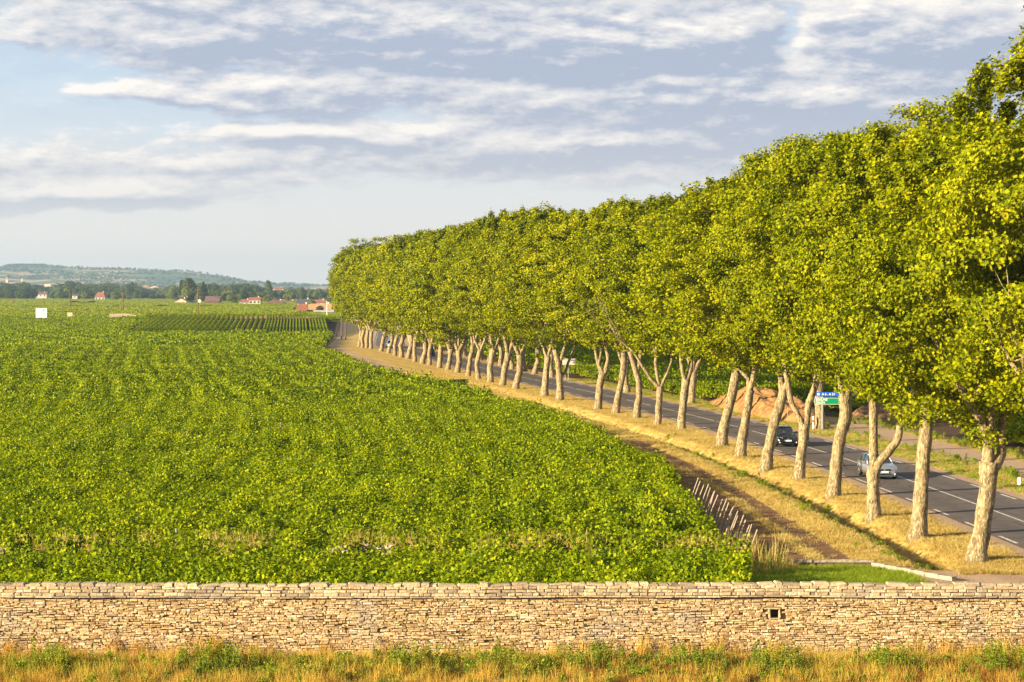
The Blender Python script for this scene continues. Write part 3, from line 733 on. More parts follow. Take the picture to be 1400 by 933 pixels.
def build_wall():
    rng = random.Random(3); w = empty('stone_wall', (0, WY, 0))
    tag(w, 'long dry stone boundary wall of yellow limestone across the foreground', 'wall')
    hx0, hx1, hz0, hz1 = 8.62, 8.90, 1.02, 1.30          # little square opening
    mb = MB(); z = -.42
    while z < 1.64:
        h = rng.uniform(.05, .10); h = min(h, 1.70 - z); x = WX0 + rng.uniform(-.2, 0)
        while x < WX1:
            L = rng.choice([rng.uniform(.06, .14), rng.uniform(.08, .20), rng.uniform(.10, .26), rng.uniform(.2, .40)])
            g = rng.uniform(.002, .010); zz = z + .018 * math.sin(x * .9 + z * 7) + .012 * math.sin(x * 2.9 + z * 13) + rng.uniform(-.014, .014)
            if not (x + L > hx0 - .07 and x < hx1 + .07 and zz + h > hz0 - .03 and zz < hz1 + .06):
                if rng.random() > .008:
                    if h > .085 and rng.random() < .45:
                        hh = h * rng.uniform(.4, .6)
                        stone_block(mb, x, x + L - g, zz, zz + hh - .008, rng.uniform(-.022, .022), .16, rng); stone_block(mb, x, x + L - g, zz + hh, zz + h - g, rng.uniform(-.022, .022), .16, rng)
                    else: stone_block(mb, x, x + L - g, zz, zz + h - g, rng.uniform(-.025, .025), .16, rng)
            x += L
        z += h
    f = mb.build('stone_face', M_stone, w)
    c = MB(); c.box(WX0, hx0, .06, .55, -.6, 1.69); c.box(hx1, WX1, .06, .55, -.6, 1.69); c.box(hx0, hx1, .06, .55, -.6, hz0); c.box(hx0, hx1, .06, .55, hz1, 1.69)
    c.box(hx0, hx1, .50, .56, hz0, hz1)
    c.build('rubble_core', M_core, w)
    q = MB()
    stone_block(q, hx0 - .09, hx1 + .10, hz1 + .005, hz1 + .065, -.03, .4, rng); stone_block(q, hx0 - .07, hx0 - .004, hz0, hz1, -.025, .35, rng)
    stone_block(q, hx1 + .004, hx1 + .06, hz0, hz1, -.025, .35, rng); stone_block(q, hx0 - .05, hx1 + .06, hz0 - .045, hz0 - .005, -.03, .4, rng)
    q.build('vent_frame', M_cope, w)
    # sloping coping courses
    k = MB(); yo = -.075; z = 1.70
    for ci, h in enumerate((.055, .105, .10, .10)):
        x = WX0 + rng.uniform(-.3, 0); 
        while x < WX1:
            L = rng.uniform(.35, .9) if ci == 0 else rng.uniform(.14, .5)
            zz = z + .012 * math.sin(x * .9) + (.02 * math.sin(x * .23))
            stone_block(k, x, x + L - .01, zz, zz + h - .008, yo + rng.uniform(-.02, .02), .35, rng); x += L
        z += h; yo += .075 if ci else .05
    k.build('coping', M_cope, w)
    tmb = MB(); x = WX0
    while x < WX1:
        L = rng.uniform(.22, .8); h = rng.uniform(.07, .125); zz = z + .012 * math.sin(x * .9) + .02 * math.sin(x * .23) - .015
        M = Matrix.Translation((x + L / 2, .33, zz)) @ Matrix.Rotation(rng.uniform(-.07, .07), 4, 'Y') @ Matrix.Rotation(rng.uniform(-.12, .12), 4, 'Z')
        hx = L / 2 - .012; hy = rng.uniform(.18, .24)
        v = []
        for zq, s in ((0, 1), (h * .7, 1.0), (h, .84)):
            for sx, sy in ((-1, -1), (1, -1), (1, 1), (-1, 1)):
                v.append(tuple(M @ Vector((sx * hx * s + rng.uniform(-.015, .015), sy * hy * s + rng.uniform(-.02, .02), zq + rng.uniform(-.01, .01)))))
        fc = []
        for r_ in range(2):
            for a in range(4):
                b = (a + 1) % 4; fc.append((r_ * 4 + a, r_ * 4 + b, r_ * 4 + 4 + b, r_ * 4 + 4 + a))
        fc.append((8, 9, 10, 11)); tmb.add(v, fc); x += L
    tmb.build('cap_stones', M_cope, w)
build_wall()

# low rubble heap between the strip and the big vineyard
def blob_stone(mb, c, s, rng):
    v = []; 
    for zq, q in ((-.5, .7), (-.1, 1.0), (.35, .85), (.5, .45)):
        for a in range(6):
            t = a * math.pi / 3 + rng.uniform(-.3, .3); r = q * rng.uniform(.75, 1.1) * .5
            v.append((c[0] + s[0] * r * math.cos(t), c[1] + s[1] * r * math.sin(t), c[2] + s[2] * zq))
    f = [tuple(range(5, -1, -1))]
    for i in range(3):
        for a in range(6):
            b = (a + 1) % 6; f.append((i * 6 + a, i * 6 + b, i * 6 + 6 + b, i * 6 + 6 + a))
    f.append(tuple(range(18, 24))); mb.add(v, f)
def rubble():
    rng = random.Random(12); mb = MB(); x = -30
    while x < 9.0:
        hh = .45 + .35 * math.exp(-((x + 6.4) / 1.5) ** 2) + .3 * math.exp(-((x + 2.8) / 1.1) ** 2) + .15 * math.sin(x * .8) + .12 * math.sin(x * 2.3)
        z = .1
        while z < hh + .30:
            blob_stone(mb, (x + rng.uniform(-.2, .2), 92.1 + rng.uniform(-.25, .3), z), (rng.uniform(.25, .55), rng.uniform(.25, .5), rng.uniform(.12, .26)), rng); z += .17
        x += .27
    o = mb.build('rubble_wall', M_rock); tag(o, 'low tumbled rubble wall half buried in vines behind the stone wall', 'wall')
rubble()

# kerb and channel walls of the grass plot
def kerbs():
    t = empty('concrete_kerb', (10.9, 94.0, 0)); tag(t, 'old grey kerb wall framing the bright green grass plot', 'kerb')
    mb = MB()
    for i in range(7): mb.box(i * .66, i * .66 + .645, -.14, .14, .26, .36 + .01 * (i % 3))
    mb.build('kerb_top', M_kerb, t)
    mb = MB(); mb.box(.02, .22, -.10, .10, -.3, .255); mb.box(.22, 4.6, -.06, .12, -.3, .255); mb.build('kerb_wall', M_core, t)
    mb = MB(); M = Matrix.Translation((4.62, -.05, 0)) @ Matrix.Rotation(-.98, 4, 'Z')
    for i in range(6): mb.box(i * .8, i * .8 + .78, -.13, .13, -.35, .26 - .02 * i, M)
    mb.build('wing_wall', M_kerb, t)
    mb = MB(); rng = random.Random(4)
    blob_stone(mb, (-.3, 0, .10), (1.1, .6, .14), rng); blob_stone(mb, (-.9, .15, .05), (.7, .4, .16), rng)
    o = mb.build('stone_slab', M_kerb); o.location = (10.1, 94.6, .25); tag(o, 'flat pale slab lying at the end of the rubble wall by the last post', 'stone')
kerbs()

# ------------------------------------------------------------------ grass and weeds
def tuft(seed, n, h, spread, w, m, lean=.35, heads=0):  # thin blades
    r = np.random.RandomState(seed); V = []; Fc = []
    for i in range(n):
        a = r.uniform(0, 6.28); q = spread * r.rand() ** .5; x, y = q * math.cos(a), q * math.sin(a)
        d = np.array([r.normal(0, lean), r.normal(0, lean), 1]); L = h * r.uniform(.45, 1.15); b = r.uniform(0, 3.14)
        s = np.array([math.cos(b), math.sin(b), 0]) * w * .5
        p0 = np.array([x, y, -.02]); p1 = p0 + d * L * .55; p2 = p0 + d * L + np.array([d[0], d[1], -.1]) * L * .35
        k = len(V); V += [p0 - s, p0 + s, p1 + s * .8, p1 - s * .8, p2 + s * .15, p2 - s * .15]
        Fc += [(k, k + 1, k + 2, k + 3), (k + 3, k + 2, k + 4, k + 5)]
        if heads and r.rand() < heads:
            for j in range(3):
                c = p1 + (p2 - p1) * r.uniform(.5, 1.1) + r.normal(0, .025, 3); k = len(V); e = .03
                V += [c + (-e, 0, -e), c + (e, 0, -e), c + (e, 0, e), c + (-e, 0, e)]; Fc += [(k, k + 1, k + 2, k + 3)]
    return npmesh('tuft', V, Fc, m)
def weed(seed, h, n, m, ls=.07, branch=.12):
    r = np.random.RandomState(seed); pos = []; 
    V = []; Fc = []
    for st in range(r.randint(3, 7)):
        b = r.normal(0, .10, 3) * (1, 1, 0); d = np.array([r.normal(0, .12), r.normal(0, .12), 1]); L = h * r.uniform(.6, 1.1)
        k = len(V); w = np.array([.008, 0, 0]); V += [b - w, b + w, b + d * L + w * .4, b + d * L - w * .4]; Fc += [(k, k + 1, k + 2, k + 3)]
        t = r.rand(n) ** .8; pos.append(b + np.outer(t * L, d) + r.normal(0, 1, (n, 3)) * (branch * (1.15 - t))[:, None])
    pos = np.concatenate(pos); nr = r.normal(0, .6, (len(pos), 3)) + (0, -.3, .6)
    v2, f2 = leaves(pos, nr, ls * r.uniform(.6, 1.3, len(pos)), r); f2 = f2 + len(V)
    return npmesh('weed', np.concatenate([np.array(V), v2]), np.concatenate([np.array(Fc), f2]), m)
t_dry = [tuft(i, 34, .19, .30, .016, M_dry, .6) for i in range(4)]
t_tall = [tuft(20 + i, 60, .62, .26, .012, M_orange, .16, .0) for i in range(3)] + [tuft(30 + i, 60, .5, .26, .011, M_dry, .2, .0) for i in range(3)]
t_reed = [tuft(40 + i, 44, .95, .20, .013, M_dry, .12, .0) for i in range(3)]
t_green = [tuft(50 + i, 50, .24, .28, .018, M_green, .5) for i in range(3)]
weeds = [weed(i, .75, 44, M_weed, .045, .07) for i in range(4)] + [weed(10 + i, .45, 60, M_weed, .08, .16) for i in range(3)] + [weed(16, .55, 40, M_green, .09, .18)]
def scat(name, n, fx, pieces, label, cat, seed, smin=.7, smax=1.3, test=None):
    r = np.random.RandomState(seed); X, Z = fx(r, n); 
    if test is not None: k = test(X, Z, r); X, Z = X[k], Z[k]
    n = len(X); p = np.stack([X, Z, gz(X, Z)], 1); ro = np.zeros((n, 3)); ro[:, 2] = r.uniform(0, 6.28, n)
    s = r.uniform(smin, smax, n)[:, None] * np.ones((1, 3)); return gn_scatter(name, p, ro, s, r.randint(0, len(pieces), n), pieces, label, cat)
pn = lambda x, z, a=.5, b=.9: .5 + .5 * np.sin(x * a + 1.7 * np.sin(z * b)) * np.sin(z * a * 1.3 + 2 + 1.1 * np.sin(x * b))
scat('tall_dry_grass', 9500, lambda r, n: (r.uniform(-22, 24, n), 72.4 - r.exponential(2.6, n)), t_tall, 'tall rust and straw coloured grass along the foot of the stone wall', 'grass', 61, .22, .55,
     lambda x, z, r: (z > 60))
scat('dry_grass', 5000, lambda r, n: (r.uniform(-22, 24, n), r.uniform(58, 73, n)), t_dry + t_tall[:2], 'short dry grass in front of the stone wall', 'grass', 62, .7, 1.2)
scat('weeds', 3800, lambda r, n: (r.uniform(-22, 24, n), 71.6 - r.exponential(2.4, n)), weeds, 'yellow green weeds standing in front of the stone wall', 'weeds', 63, .3, .9,
     lambda x, z, r: (z > 62) & (r.rand(len(x)) < .25 + .75 * pn(x, z, .45, .3)) )
scat('reed_grass', 620, lambda r, n: (r.uniform(-28, 11.6, n), r.normal(93.9, .5, n)), t_reed, 'tufts of tall straw along the rubble wall at the vineyard front', 'grass', 64, 1.15, 1.8,
     lambda x, z, r: r.rand(len(x)) < .15 + .85 * (pn(x, z * 0, .9, .5) > .5))
scat('rust_grass', 1500, lambda r, n: (np.where(r.rand(n) < .6, r.normal(14.5, 2.2, n), r.normal(4.5, 1.6, n)), r.uniform(66, 71.5, n)), [tuft(80 + i, 60, .34, .3, .016, M_rust, .4) for i in range(3)], 'rust brown dead grass patches in the foreground strip', 'grass', 71, .7, 1.2)
scat('tall_weeds', 420, lambda r, n: (r.choice([-19, -14.6, -9.6, -3.2, -.6, 2.8, 6.2, 8.4, 12.4, 16.2], n) + r.normal(0, .55, n), r.uniform(69.5, 71.9, n)), weeds[:4], 'taller weed clumps standing against the foot of the wall', 'weeds', 72, .7, 1.35)
scat('green_grass', 2600, lambda r, n: (r.uniform(9.0, 16.6, n), r.uniform(80, 93.8, n)), t_green, 'bright green grass plot behind the wall', 'grass', 65, .8, 1.3,
     lambda x, z, r: (x > .113 * z) & (x < 15.6 + (93.8 - z) * .45))
def bank(r, n):
    z = 92 + 230 * r.rand(n) ** 1.8; u = r.uniform(-9, 2.5, n); return XT(z) + u, z
def bank_test(x, z, r):
    u = x - XT(z); t = (x - XV(z)) / np.maximum(XT(z) - 3.4 - XV(z), .5)
    soil = (u < -3.4) & (z < 172) & ((t < .44) | ((t > .53) & (t < .74)))
    return (x > XV(z) + .3) & (~soil | (r.rand(len(x)) < .04)) & ((z > 94) | (u > -1.5))
scat('bank_grass', 22000, bank, t_dry, 'dry yellow grass on the bank and along the ditch', 'grass', 66, .5, 1.1, bank_test)
def rv(r, n):
    z = 90 + 200 * r.rand(n) ** 1.4; return XT(z) + r.uniform(11.0, 14.7, n), z
scat('roadside_weeds', 900, lambda r, n: (lambda z: (XT(z) + r.choice([19.3, 20.2, 14.6], n) + r.normal(0, .45, n), z))(r.uniform(100, 205, n)), weeds + t_dry, 'low weeds and dry grass along the side road beyond the verge', 'weeds', 73, .4, .9)
scat('verge_grass', 4200, rv, t_dry + t_green[:2], 'patchy grass on the verge across the road', 'grass', 67, .5, 1.1)
scat('ditch_weeds', 900, lambda r, n: (lambda z: (XT(z) + r.normal(-2.5, .6, n), z))(r.uniform(94, 180, n)), weeds[4:] + t_green + t_dry, 'green weeds growing in the ditch', 'weeds', 68, .35, .8)
scat('kerb_weeds', 80, lambda r, n: (r.uniform(9.6, 12.0, n), r.uniform(91, 96.5, n)), t_tall[3:] + weeds[:2], 'yellow tall grass by the end of the kerb and the last posts', 'grass', 69, .7, 1.2)

# ------------------------------------------------------------------ posts at the row ends
def post(xb, zb, lean, h, r_, seed):
    rng = random.Random(seed); mb = MB()
    mb.tube([(0, 0, -.1), (lean * .5 + rng.gauss(0, .01), 0, h * .5), (lean, rng.uniform(-.05, .05), h)], [r_, r_ * .95, r_ * .85], 7, True, .08, rng)
    o = mb.build('row_end_post', M_post); o.location = (xb, zb, 0); return o
pp = [((1016,768),(1028,745)),((1010,762),(1021,743)),((1006,757),(1017,738)),((1002,752),(1013,732)),((998,748),(1009,730)),((994,742),(1003,724)),((991,740),(1001,722)),
      ((984,733),(998,717)),((980,731),(994,716)),((975,727),(991,712)),((970,722),(986,708)),((967,720),(983,706)),((964,714),(974,699)),((960,712),(972,697)),((956,712),(969,694)),
      ((952,708),(966,692)),((948,704),(962,689)),((944,700),(957,684)),((938,696),(951,680)),((935,694),(949,678))]
for i, (b, t) in enumerate(pp):
    h = .1; zq = 96.2 + i * 1.35
    x, _ = P(b[0], 0, zq); x2, z2 = P(t[0], t[1], zq)
    z2 = 1.42 + .10 * math.sin(i * 2.1)
    x2, _ = P(t[0], 0, zq)
    o = post(x2 - .22, zq, .52 + .05 * math.sin(i * 3.3), z2, .036, i)
    tag(o, 'slanted grey wooden vineyard post, %s from the wall end of the line' % (ORD[i + 1]), 'post', 'slanted posts at the ends of the vine rows')
for i, (px, py) in enumerate([(769, 574), (777, 578), (784, 580), (767, 568), (808, 594)]):
    Z = 176 + i * 1.4; x, z = P(px, py, Z)
    o = post(float(XV(Z)) + .1, Z, .12, 1.45, .045, 60 + i)
    tag(o, 'short pale stake at the far corner of the vineyard edge', 'post', 'pale stakes where the vineyard edge bends')
def stake(x, Z, h, m, lab, r_=.03):
    mb = MB(); mb.tube([(0, 0, 0), (0, 0, h)], [r_, r_], 6); o = mb.build('vineyard_stake', m); o.location = (x, Z, 0); tag(o, lab, 'stake'); return o
stake(P(238, 0, 95)[0], 95, 1.6, M_metal, 'thin grey metal stake in the dry grass at the left front of the vineyard')
stake(P(803, 0, 95)[0], 95, 1.55, M_post, 'thin grey stake at the vineyard front near its middle', .022)
for i, (px, Z, h) in enumerate([(254, 158, 1.75), (120, 166, 1.7), (100, 150, 1.65), (390, 150, 1.6), (382, 170, 1.65), (300, 131, 1.6), (397, 128, 1.6), (490, 200, 1.7)]):
    o = stake(P(px, 0, Z)[0], Z, h, M_post, 'weathered stake showing through the vine leaves', .05); o['group'] = 'stakes among the vine leaves'

# ------------------------------------------------------------------ across the road
def heap(name, cx, cz, rx, rz_, h, m, rot=0, seed=0, label=None, cat=None, kind=None, rough=.20):
    r = np.random.RandomState(seed); n = 46; a = np.linspace(-1.15, 1.15, n); X, Y = np.meshgrid(a, a); q = np.sqrt(X ** 2 + Y ** 2)
    Zh = h * np.clip(1 - q ** 2, -.1, 1) ** 1.0; 
    ph = r.uniform(0, 6, 6)
    nz = np.sin(X * 5 + ph[0]) * np.sin(Y * 4 + ph[1]) + .6 * np.sin(X * 11 + ph[2] + Y * 3) * np.sin(Y * 9 + ph[3]) + .3 * r.normal(size=X.shape)
    Zh = np.where(q < 1, Zh * (1 + rough * nz), -.12)
    x = X * rx; y = Y * rz_; V = np.stack([x * math.cos(rot) - y * math.sin(rot), x * math.sin(rot) + y * math.cos(rot), Zh], -1).reshape(-1, 3)
    idx = np.arange(n * n).reshape(n, n); Fc = np.stack([idx[:-1, :-1], idx[:-1, 1:], idx[1:, 1:], idx[1:, :-1]], -1).reshape(-1, 4)
    o = link(name, npmesh(name, V, Fc, m, True)); o.location = (cx, cz, 0); tag(o, label, cat, None, kind); return o
M_earth = simple('orange_earth', (.30, .155, .055), .95, 0, .4, 1.2, bump=.8)
M_brush = simple('brown_brush', (.20, .11, .06), .95, 0, .5, 3.0, bump=.8)
ang = math.atan2(1, -.13)
heap('earth_mound', XT(214) + 15.6, 214, 22, 3.2, 1.95, M_earth, R(97), 3, kind='structure')
heap('earth_mound', 35.5, 206, 4.6, 2.6, 1.2, M_brush, R(20), 5, kind='structure', rough=.3)
heap('earth_mound', 41.5, 203, 4.4, 2.2, 1.1, M_brush, R(10), 6, kind='structure', rough=.3)
def rockpile():
    rng = random.Random(9); mb = MB()
    for i in range(95):
        a = rng.uniform(0, 6.28); q = rng.random() ** .6; z = (1 - q) * 1.7
        blob_stone(mb, (2.2 * q * math.cos(a), 1.4 * q * math.sin(a), z * rng.uniform(.5, 1) + .2), (rng.uniform(.4, .9), rng.uniform(.4, .8), rng.uniform(.3, .7)), rng)
    o = mb.build('rock_pile', M_rock); o.location = (34.6, 217, .4); tag(o, 'heap of pale limestone blocks beyond the road sign', 'rock pile')
rockpile()
def bush(name, X, Z, rx, h, m, label, cat, seed, n=2600, size=.2, trunk=True, z0=.1):
    r = np.random.RandomState(seed); t = empty(name, (X, Z, 0)); tag(t, label, cat)
    d = norm(r.normal(size=(n, 3))); q = r.rand(n) ** .35; lob = norm(r.normal(size=(8, 3)))
    b = .85 + .3 * np.clip(d @ lob.T - .6, 0, 1).max(1) * 2
    pos = d * (q * b)[:, None] * (rx, rx, (h - z0) / 2) + (0, 0, z0 + (h - z0) / 2)
    V, Fc = leaves(pos, d + r.normal(0, .5, (n, 3)) + (0, 0, .3), size * r.uniform(.7, 1.2, n), r)
    link('foliage' if z0 < 1 else 'crown', npmesh('foliage', V, Fc, m), t)
    mb = MB(); mb.tube([(0, 0, -.1), (.05, 0, h * .35), (.1, .05, h * .6)], [.04 * h ** .5 + .03, .05, .03], 6); mb.build('stem', M_bark, t)
    return t
bush('dark_tree', 40.5, 222, 3.0, 6.5, M_shrub, 'dark bushy tree beyond the rock pile across the road', 'tree', 1, 6000, .26)
bush('shrub', 45.5, 226, 2.6, 5.0, M_shrub, 'rounded dark shrub to the right of the dark bushy tree', 'shrub', 2, 4000, .26)
bush('shrub', 29.4, 209, 1.0, 1.9, M_weed, 'small yellow green shrub on the earth mound left of the road sign', 'shrub', 3, 900, .18)
bush('shrub', 36.5, 209.5, .9, 1.9, M_weed, 'small shrub in front of the rock pile', 'shrub', 4, 800, .18)
bush('shrub', 38.5, 200, .8, 1.5, M_orange, 'small rust coloured shrub on the brown brush heap', 'shrub', 5, 700, .16)

# road sign
def text_mesh(s, size, m, name, parent, loc):
    cu = bpy.data.curves.new(name, 'FONT'); cu.body = s; cu.size = size; cu.extrude = .004; cu.align_y = 'CENTER'; cu.offset = size * .02
    tmp = bpy.data.objects.new(name, cu); C.objects.link(tmp); bpy.context.view_layer.update()
    me = bpy.data.meshes.new_from_object(tmp.evaluated_get(bpy.context.evaluated_depsgraph_get())); bpy.data.objects.remove(tmp)
    me.materials.clear(); me.materials.append(m); o = link(name, me, parent); o.location = loc; o.rotation_euler = (R(90), 0, 0); return o
def road_sign():
    X, Z = G(1124, 588); t = empty('road_sign', (X, Z, 0)); tag(t, 'direction sign with a blue panel over a green panel on a post across the road', 'road sign')
    s = Z / F
    mb = MB(); mb.box(-.07, .07, .03, .15, -.1, 3.15); mb.build('post', M_metal, t)
    mb = MB(); mb.box(1.55, 1.67, .03, .15, -.1, 3.15); mb.build('post', M_metal, t)
    x0, x1 = -10.5 * s, 33 * s
    zt = lambda py: P(0, py, Z)[1]
    b = MB(); zA, zB = zt(542.2), zt(536.4); zm = (zA + zB) / 2
    prof = [(x0, zm), (x0 + .12, zA), (x1, zA), (x1, zB), (x0 + .12, zB)]
    v = [(x, 0, z) for x, z in prof] + [(x, .03, z) for x, z in prof]
    b.add(v, [(0, 1, 2, 3, 4), (9, 8, 7, 6, 5)] + [(i, i + 5, (i + 1) % 5 + 5, (i + 1) % 5) for i in range(5)])
    bp = b.build('blue_panel', M_signblue, t)
    text_mesh('A 6 . A 31', .27, M_white, 'lettering', bp, (x0 + .62, -.006, zm))
    q = MB(); q.box(x0 + .22, x0 + .42, -.008, -.002, zm - .09, zm + .09); q.build('road_symbol', M_white, bp)
    g = MB(); zC, zD = zt(553.2), zt(544.2); g.box(x0, x1, 0, .03, zC, zD); gp = g.build('green_panel', M_signgreen, t)
    fr = MB(); e = .025
    for (a, b_, c, d) in ((x0, x1, zC, zC + e), (x0, x1, zD - e, zD), (x0, x0 + e, zC + e, zD - e), (x1 - e, x1, zC + e, zD - e)): fr.box(a, b_, -.006, -.002, c, d)
    fr.build('border', M_white, gp)
    text_mesh('BEAUNE', .27, M_white, 'lettering', gp, (x0 + .10, -.006, zD - .16)); text_mesh('DIJON', .27, M_white, 'lettering', gp, (x0 + .10, -.006, zC + .15))
road_sign()
def white_sign():
    X, Z = G(773, 520.5); s = Z / F; t = empty('information_sign', (X, Z, 0)); tag(t, 'blank pale panel on two posts beyond the road at mid distance', 'sign')
    zt = lambda py: P(0, py, Z)[1]
    mb = MB(); mb.box(-.4, 14 * s, 0, .04, zt(499), zt(490.6)); mb.build('panel', simple('sign_back', (.55, .50, .46), .5), t)
    for x in (-.08, .32): mb = MB(); mb.box(x, x + .09, .05, .13, -.1, zt(491)); mb.build('post', M_metal, t)
white_sign()
def delineator(px, py, lab):
    X, Z = G(px, py); t = empty('road_marker_post', (X, Z, 0)); tag(t, lab, 'marker post', 'white marker posts with a red band')
    mb = MB(); mb.lathe([(.085, -.05), (.085, .62)], (0, 0, 0), 10); mb.lathe([(.085, .80), (.085, 1.05), (.07, 1.10), (.02, 1.14)], (0, 0, 0), 10); mb.build('body', M_white, t, True)
    mb = MB(); mb.lathe([(.088, .62), (.088, .80)], (0, 0, 0), 10); mb.build('red_band', M_red, t)
delineator(1067.5, 576, 'white roadside post with a red band, the left one behind the black car')
delineator(1112, 587.5, 'white roadside post with a red band, the right one beside the sign post')
X, Z = G(1077, 578.5); stake(X, Z, 1.45, M_post, 'thin plain stake between the two red banded posts')
X, Z = G(1394, 664); mb = MB(); mb.lathe([(.13, 0), (.13, .42), (.09, .5)], (0, 0, 0), 10); o = mb.build('marker_stone', M_white); o.location = (X, Z, 0); tag(o, 'short white marker stone on the grass verge at the right edge', 'marker')

# ------------------------------------------------------------------ cars
M_glass, kk = mat('car_glass')
_b = kk.n('ShaderNodeBsdfGlossy'); _b.inputs['Roughness'].default_value = .05; _b.inputs['Color'].default_value = (.8, .85, .9, 1)
_t = kk.n('ShaderNodeBsdfTransparent'); _t.inputs[0].default_value = (.30, .34, .38, 1)
_m = kk.n('ShaderNodeMixShader'); _f = kk.n('ShaderNodeFresnel'); _f.inputs[0].default_value = 1.6
kk.set(_m.inputs[0], kk.m('ADD', _f.outputs[0], .08)); kk.set(_m.inputs[1], _t.outputs[0]); kk.set(_m.inputs[2], _b.outputs[0]); finish(kk, _m.outputs[0])
M_tyre = simple('tyre', (.02, .02, .02), .85); M_rim = simple('alloy', (.45, .45, .47), .3, .8); M_black = simple('black_plastic', (.015, .015, .017), .5)
M_lamp = simple('headlamp_lens', (.85, .85, .82), .15, 0, .02, 2, .8); M_plate = simple('plate', (.80, .78, .74), .5)
M_int = simple('interior', (.05, .045, .045), .8)
def paint(name, col, metal=.3):
    m, k = mat(name); b = k.n('ShaderNodeBsdfPrincipled'); tc = k.n('ShaderNodeTexCoord')
    n = k.noise(tc.outputs['Object'], 1.2, 3, .5); k.set(b.inputs['Base Color'], k.mix(n, c4([v * .9 for v in col]), c4(col)))
    b.inputs['Metallic'].default_value = metal; b.inputs['Roughness'].default_value = .3
    b.inputs['Coat Weight'].default_value = 1; b.inputs['Coat Roughness'].default_value = .05; finish(k, b.outputs[0]); return m
def make_car(X, Z, rz, m, label, W=1.76, L=4.2, Hc=1.45, hood=.95, style=0):
    t = empty('car', (X, Z, .036), rz); tag(t, label, 'car')
    w = W / 2; g = .20
    # stations from nose (y=-L/2) to tail: y, halfwidth, z bottom, z shoulder, z deck
    S = [(-.500, .74, .32, .52, .56), (-.488, .86, .24, .60, .66), (-.455, .95, g, .68, .76), (-.38, 1.0, g, .76, .86), (-.30, 1.0, g, .82, hood - .02), (-.21, 1.0, g, .86, hood + .02),
         (-.05, 1.0, g, .88, hood), (.15, 1.0, g, .90, hood + .01), (.32, 1.0, g, .92, hood + .02), (.43, .98, g, .92, hood + .02), (.485, .92, .28, .88, hood), (.50, .84, .36, .80, .90)]
    V = []; ring = 12
    for (y, k, zb, zs_, zd) in S:
        h = w * k; half = [(0, zb), (h * .80, zb), (h * .96, zb + .10), (h, (zb + zs_) / 2), (h * .985, zs_), (h * .86, zd - .015), (0, zd + .02)]
        pts = half + [(-x, z) for x, z in reversed(half[1:-1])]
        V += [(x, y * L, z) for x, z in pts]
    ring = 12; Fc = []
    for i in range(len(S) - 1):
        for a in range(ring):
            b = (a + 1) % ring; Fc.append((i * ring + a, i * ring + b, (i + 1) * ring + b, (i + 1) * ring + a))
    Fc += [tuple(range(ring)), tuple((len(S) - 1) * ring + a for a in reversed(range(ring)))]
    mb = MB(); mb.add(V, Fc); body = mb.build('body', m, t, True)
    body.data.polygons.foreach_set('use_smooth', [len(p.vertices) == 4 for p in body.data.polygons])
    # cabin: roof shell and pillars
    zb = hood - .01; zt = Hc; yf0, yf1, yr1, yr0 = -.20 * L, -.035 * L, (.33 if style else .30) * L, .455 * L
    hw0, hw1 = w * .885, w * .70
    A = [(-hw0, yf0, zb), (hw0, yf0, zb), (-hw1, yf1, zt - .04), (hw1, yf1, zt - .04), (-hw1, yr1, zt - .05), (hw1, yr1, zt - .05), (-hw0 * .96, yr0, zb), (hw0 * .96, yr0, zb)]
    def lerp(p, q, s): return tuple(p[i] + (q[i] - p[i]) * s for i in range(3))
    rf = MB(); n = 6; rv = []
    for j in range(n + 1):
        y = yf1 + (yr1 - yf1) * j / n
        for a in range(7):
            x = -hw1 + 2 * hw1 * a / 6; rv.append((x, y, zt - .045 + .045 * (1 - (2 * a / 6 - 1) ** 2) * (1 - .5 * (2 * j / n - 1) ** 2)))
    rf.add(rv, [(j * 7 + a, j * 7 + a + 1, (j + 1) * 7 + a + 1, (j + 1) * 7 + a) for j in range(n) for a in range(6)])
    pr = .032
    for s in (-1, 1):
        pts = [(s * hw0, yf0 - .02, zb - .02), (s * hw1, yf1, zt - .045), (s * hw1, yr1, zt - .05), (s * hw0 * .96, yr0, zb)]
        rf.tube(pts, [pr] * 4, 6)
        ym = .10 * L; rf.tube([(s * hw0, ym, zb), (s * hw1, ym - .03, zt - .04)], [pr, pr], 6)
    rf.tube([(-hw1, yf1, zt - .045), (0, yf1 - .03, zt - .01), (hw1, yf1, zt - .045)], [pr] * 3, 6)
    rf.build('roof', m, t, True)
    def pane(name, q): mb = MB(); mb.add(q, [(0, 1, 2, 3)]); return mb.build(name, M_glass, t)
    pane('windscreen', [lerp(A[0], A[0], 0), A[1], A[3], A[2]]); pane('rear_window', [A[7], A[6], A[4], A[5]])
    ym = .10 * L
    for s, (a, b, c, d) in ((-1, (0, 2, 4, 6)), (1, (1, 3, 5, 7))):
        q = [A[a], A[b], A[c], A[d]]; x0, x1 = s * hw0, s * hw1
        pane('side_window', [q[0], q[1], (x1, ym - .03, zt - .04), (x0, ym, zb)]); pane('side_window', [(x0, ym, zb), (x1, ym - .03, zt - .04), q[2], q[3]])
    it = MB(); it.box(-hw0 * .95, hw0 * .95, yf0 + .12, yr0 - .1, zb - .3, zb - .01)
    for s in (-.38, .38):
        it.box(s - .24, s + .24, .05 * L, .05 * L + .14, zb - .05, zb + .30); it.box(s - .11, s + .11, .05 * L, .05 * L + .09, zb + .30, zb + .46)
    it.build('interior', M_int, t)
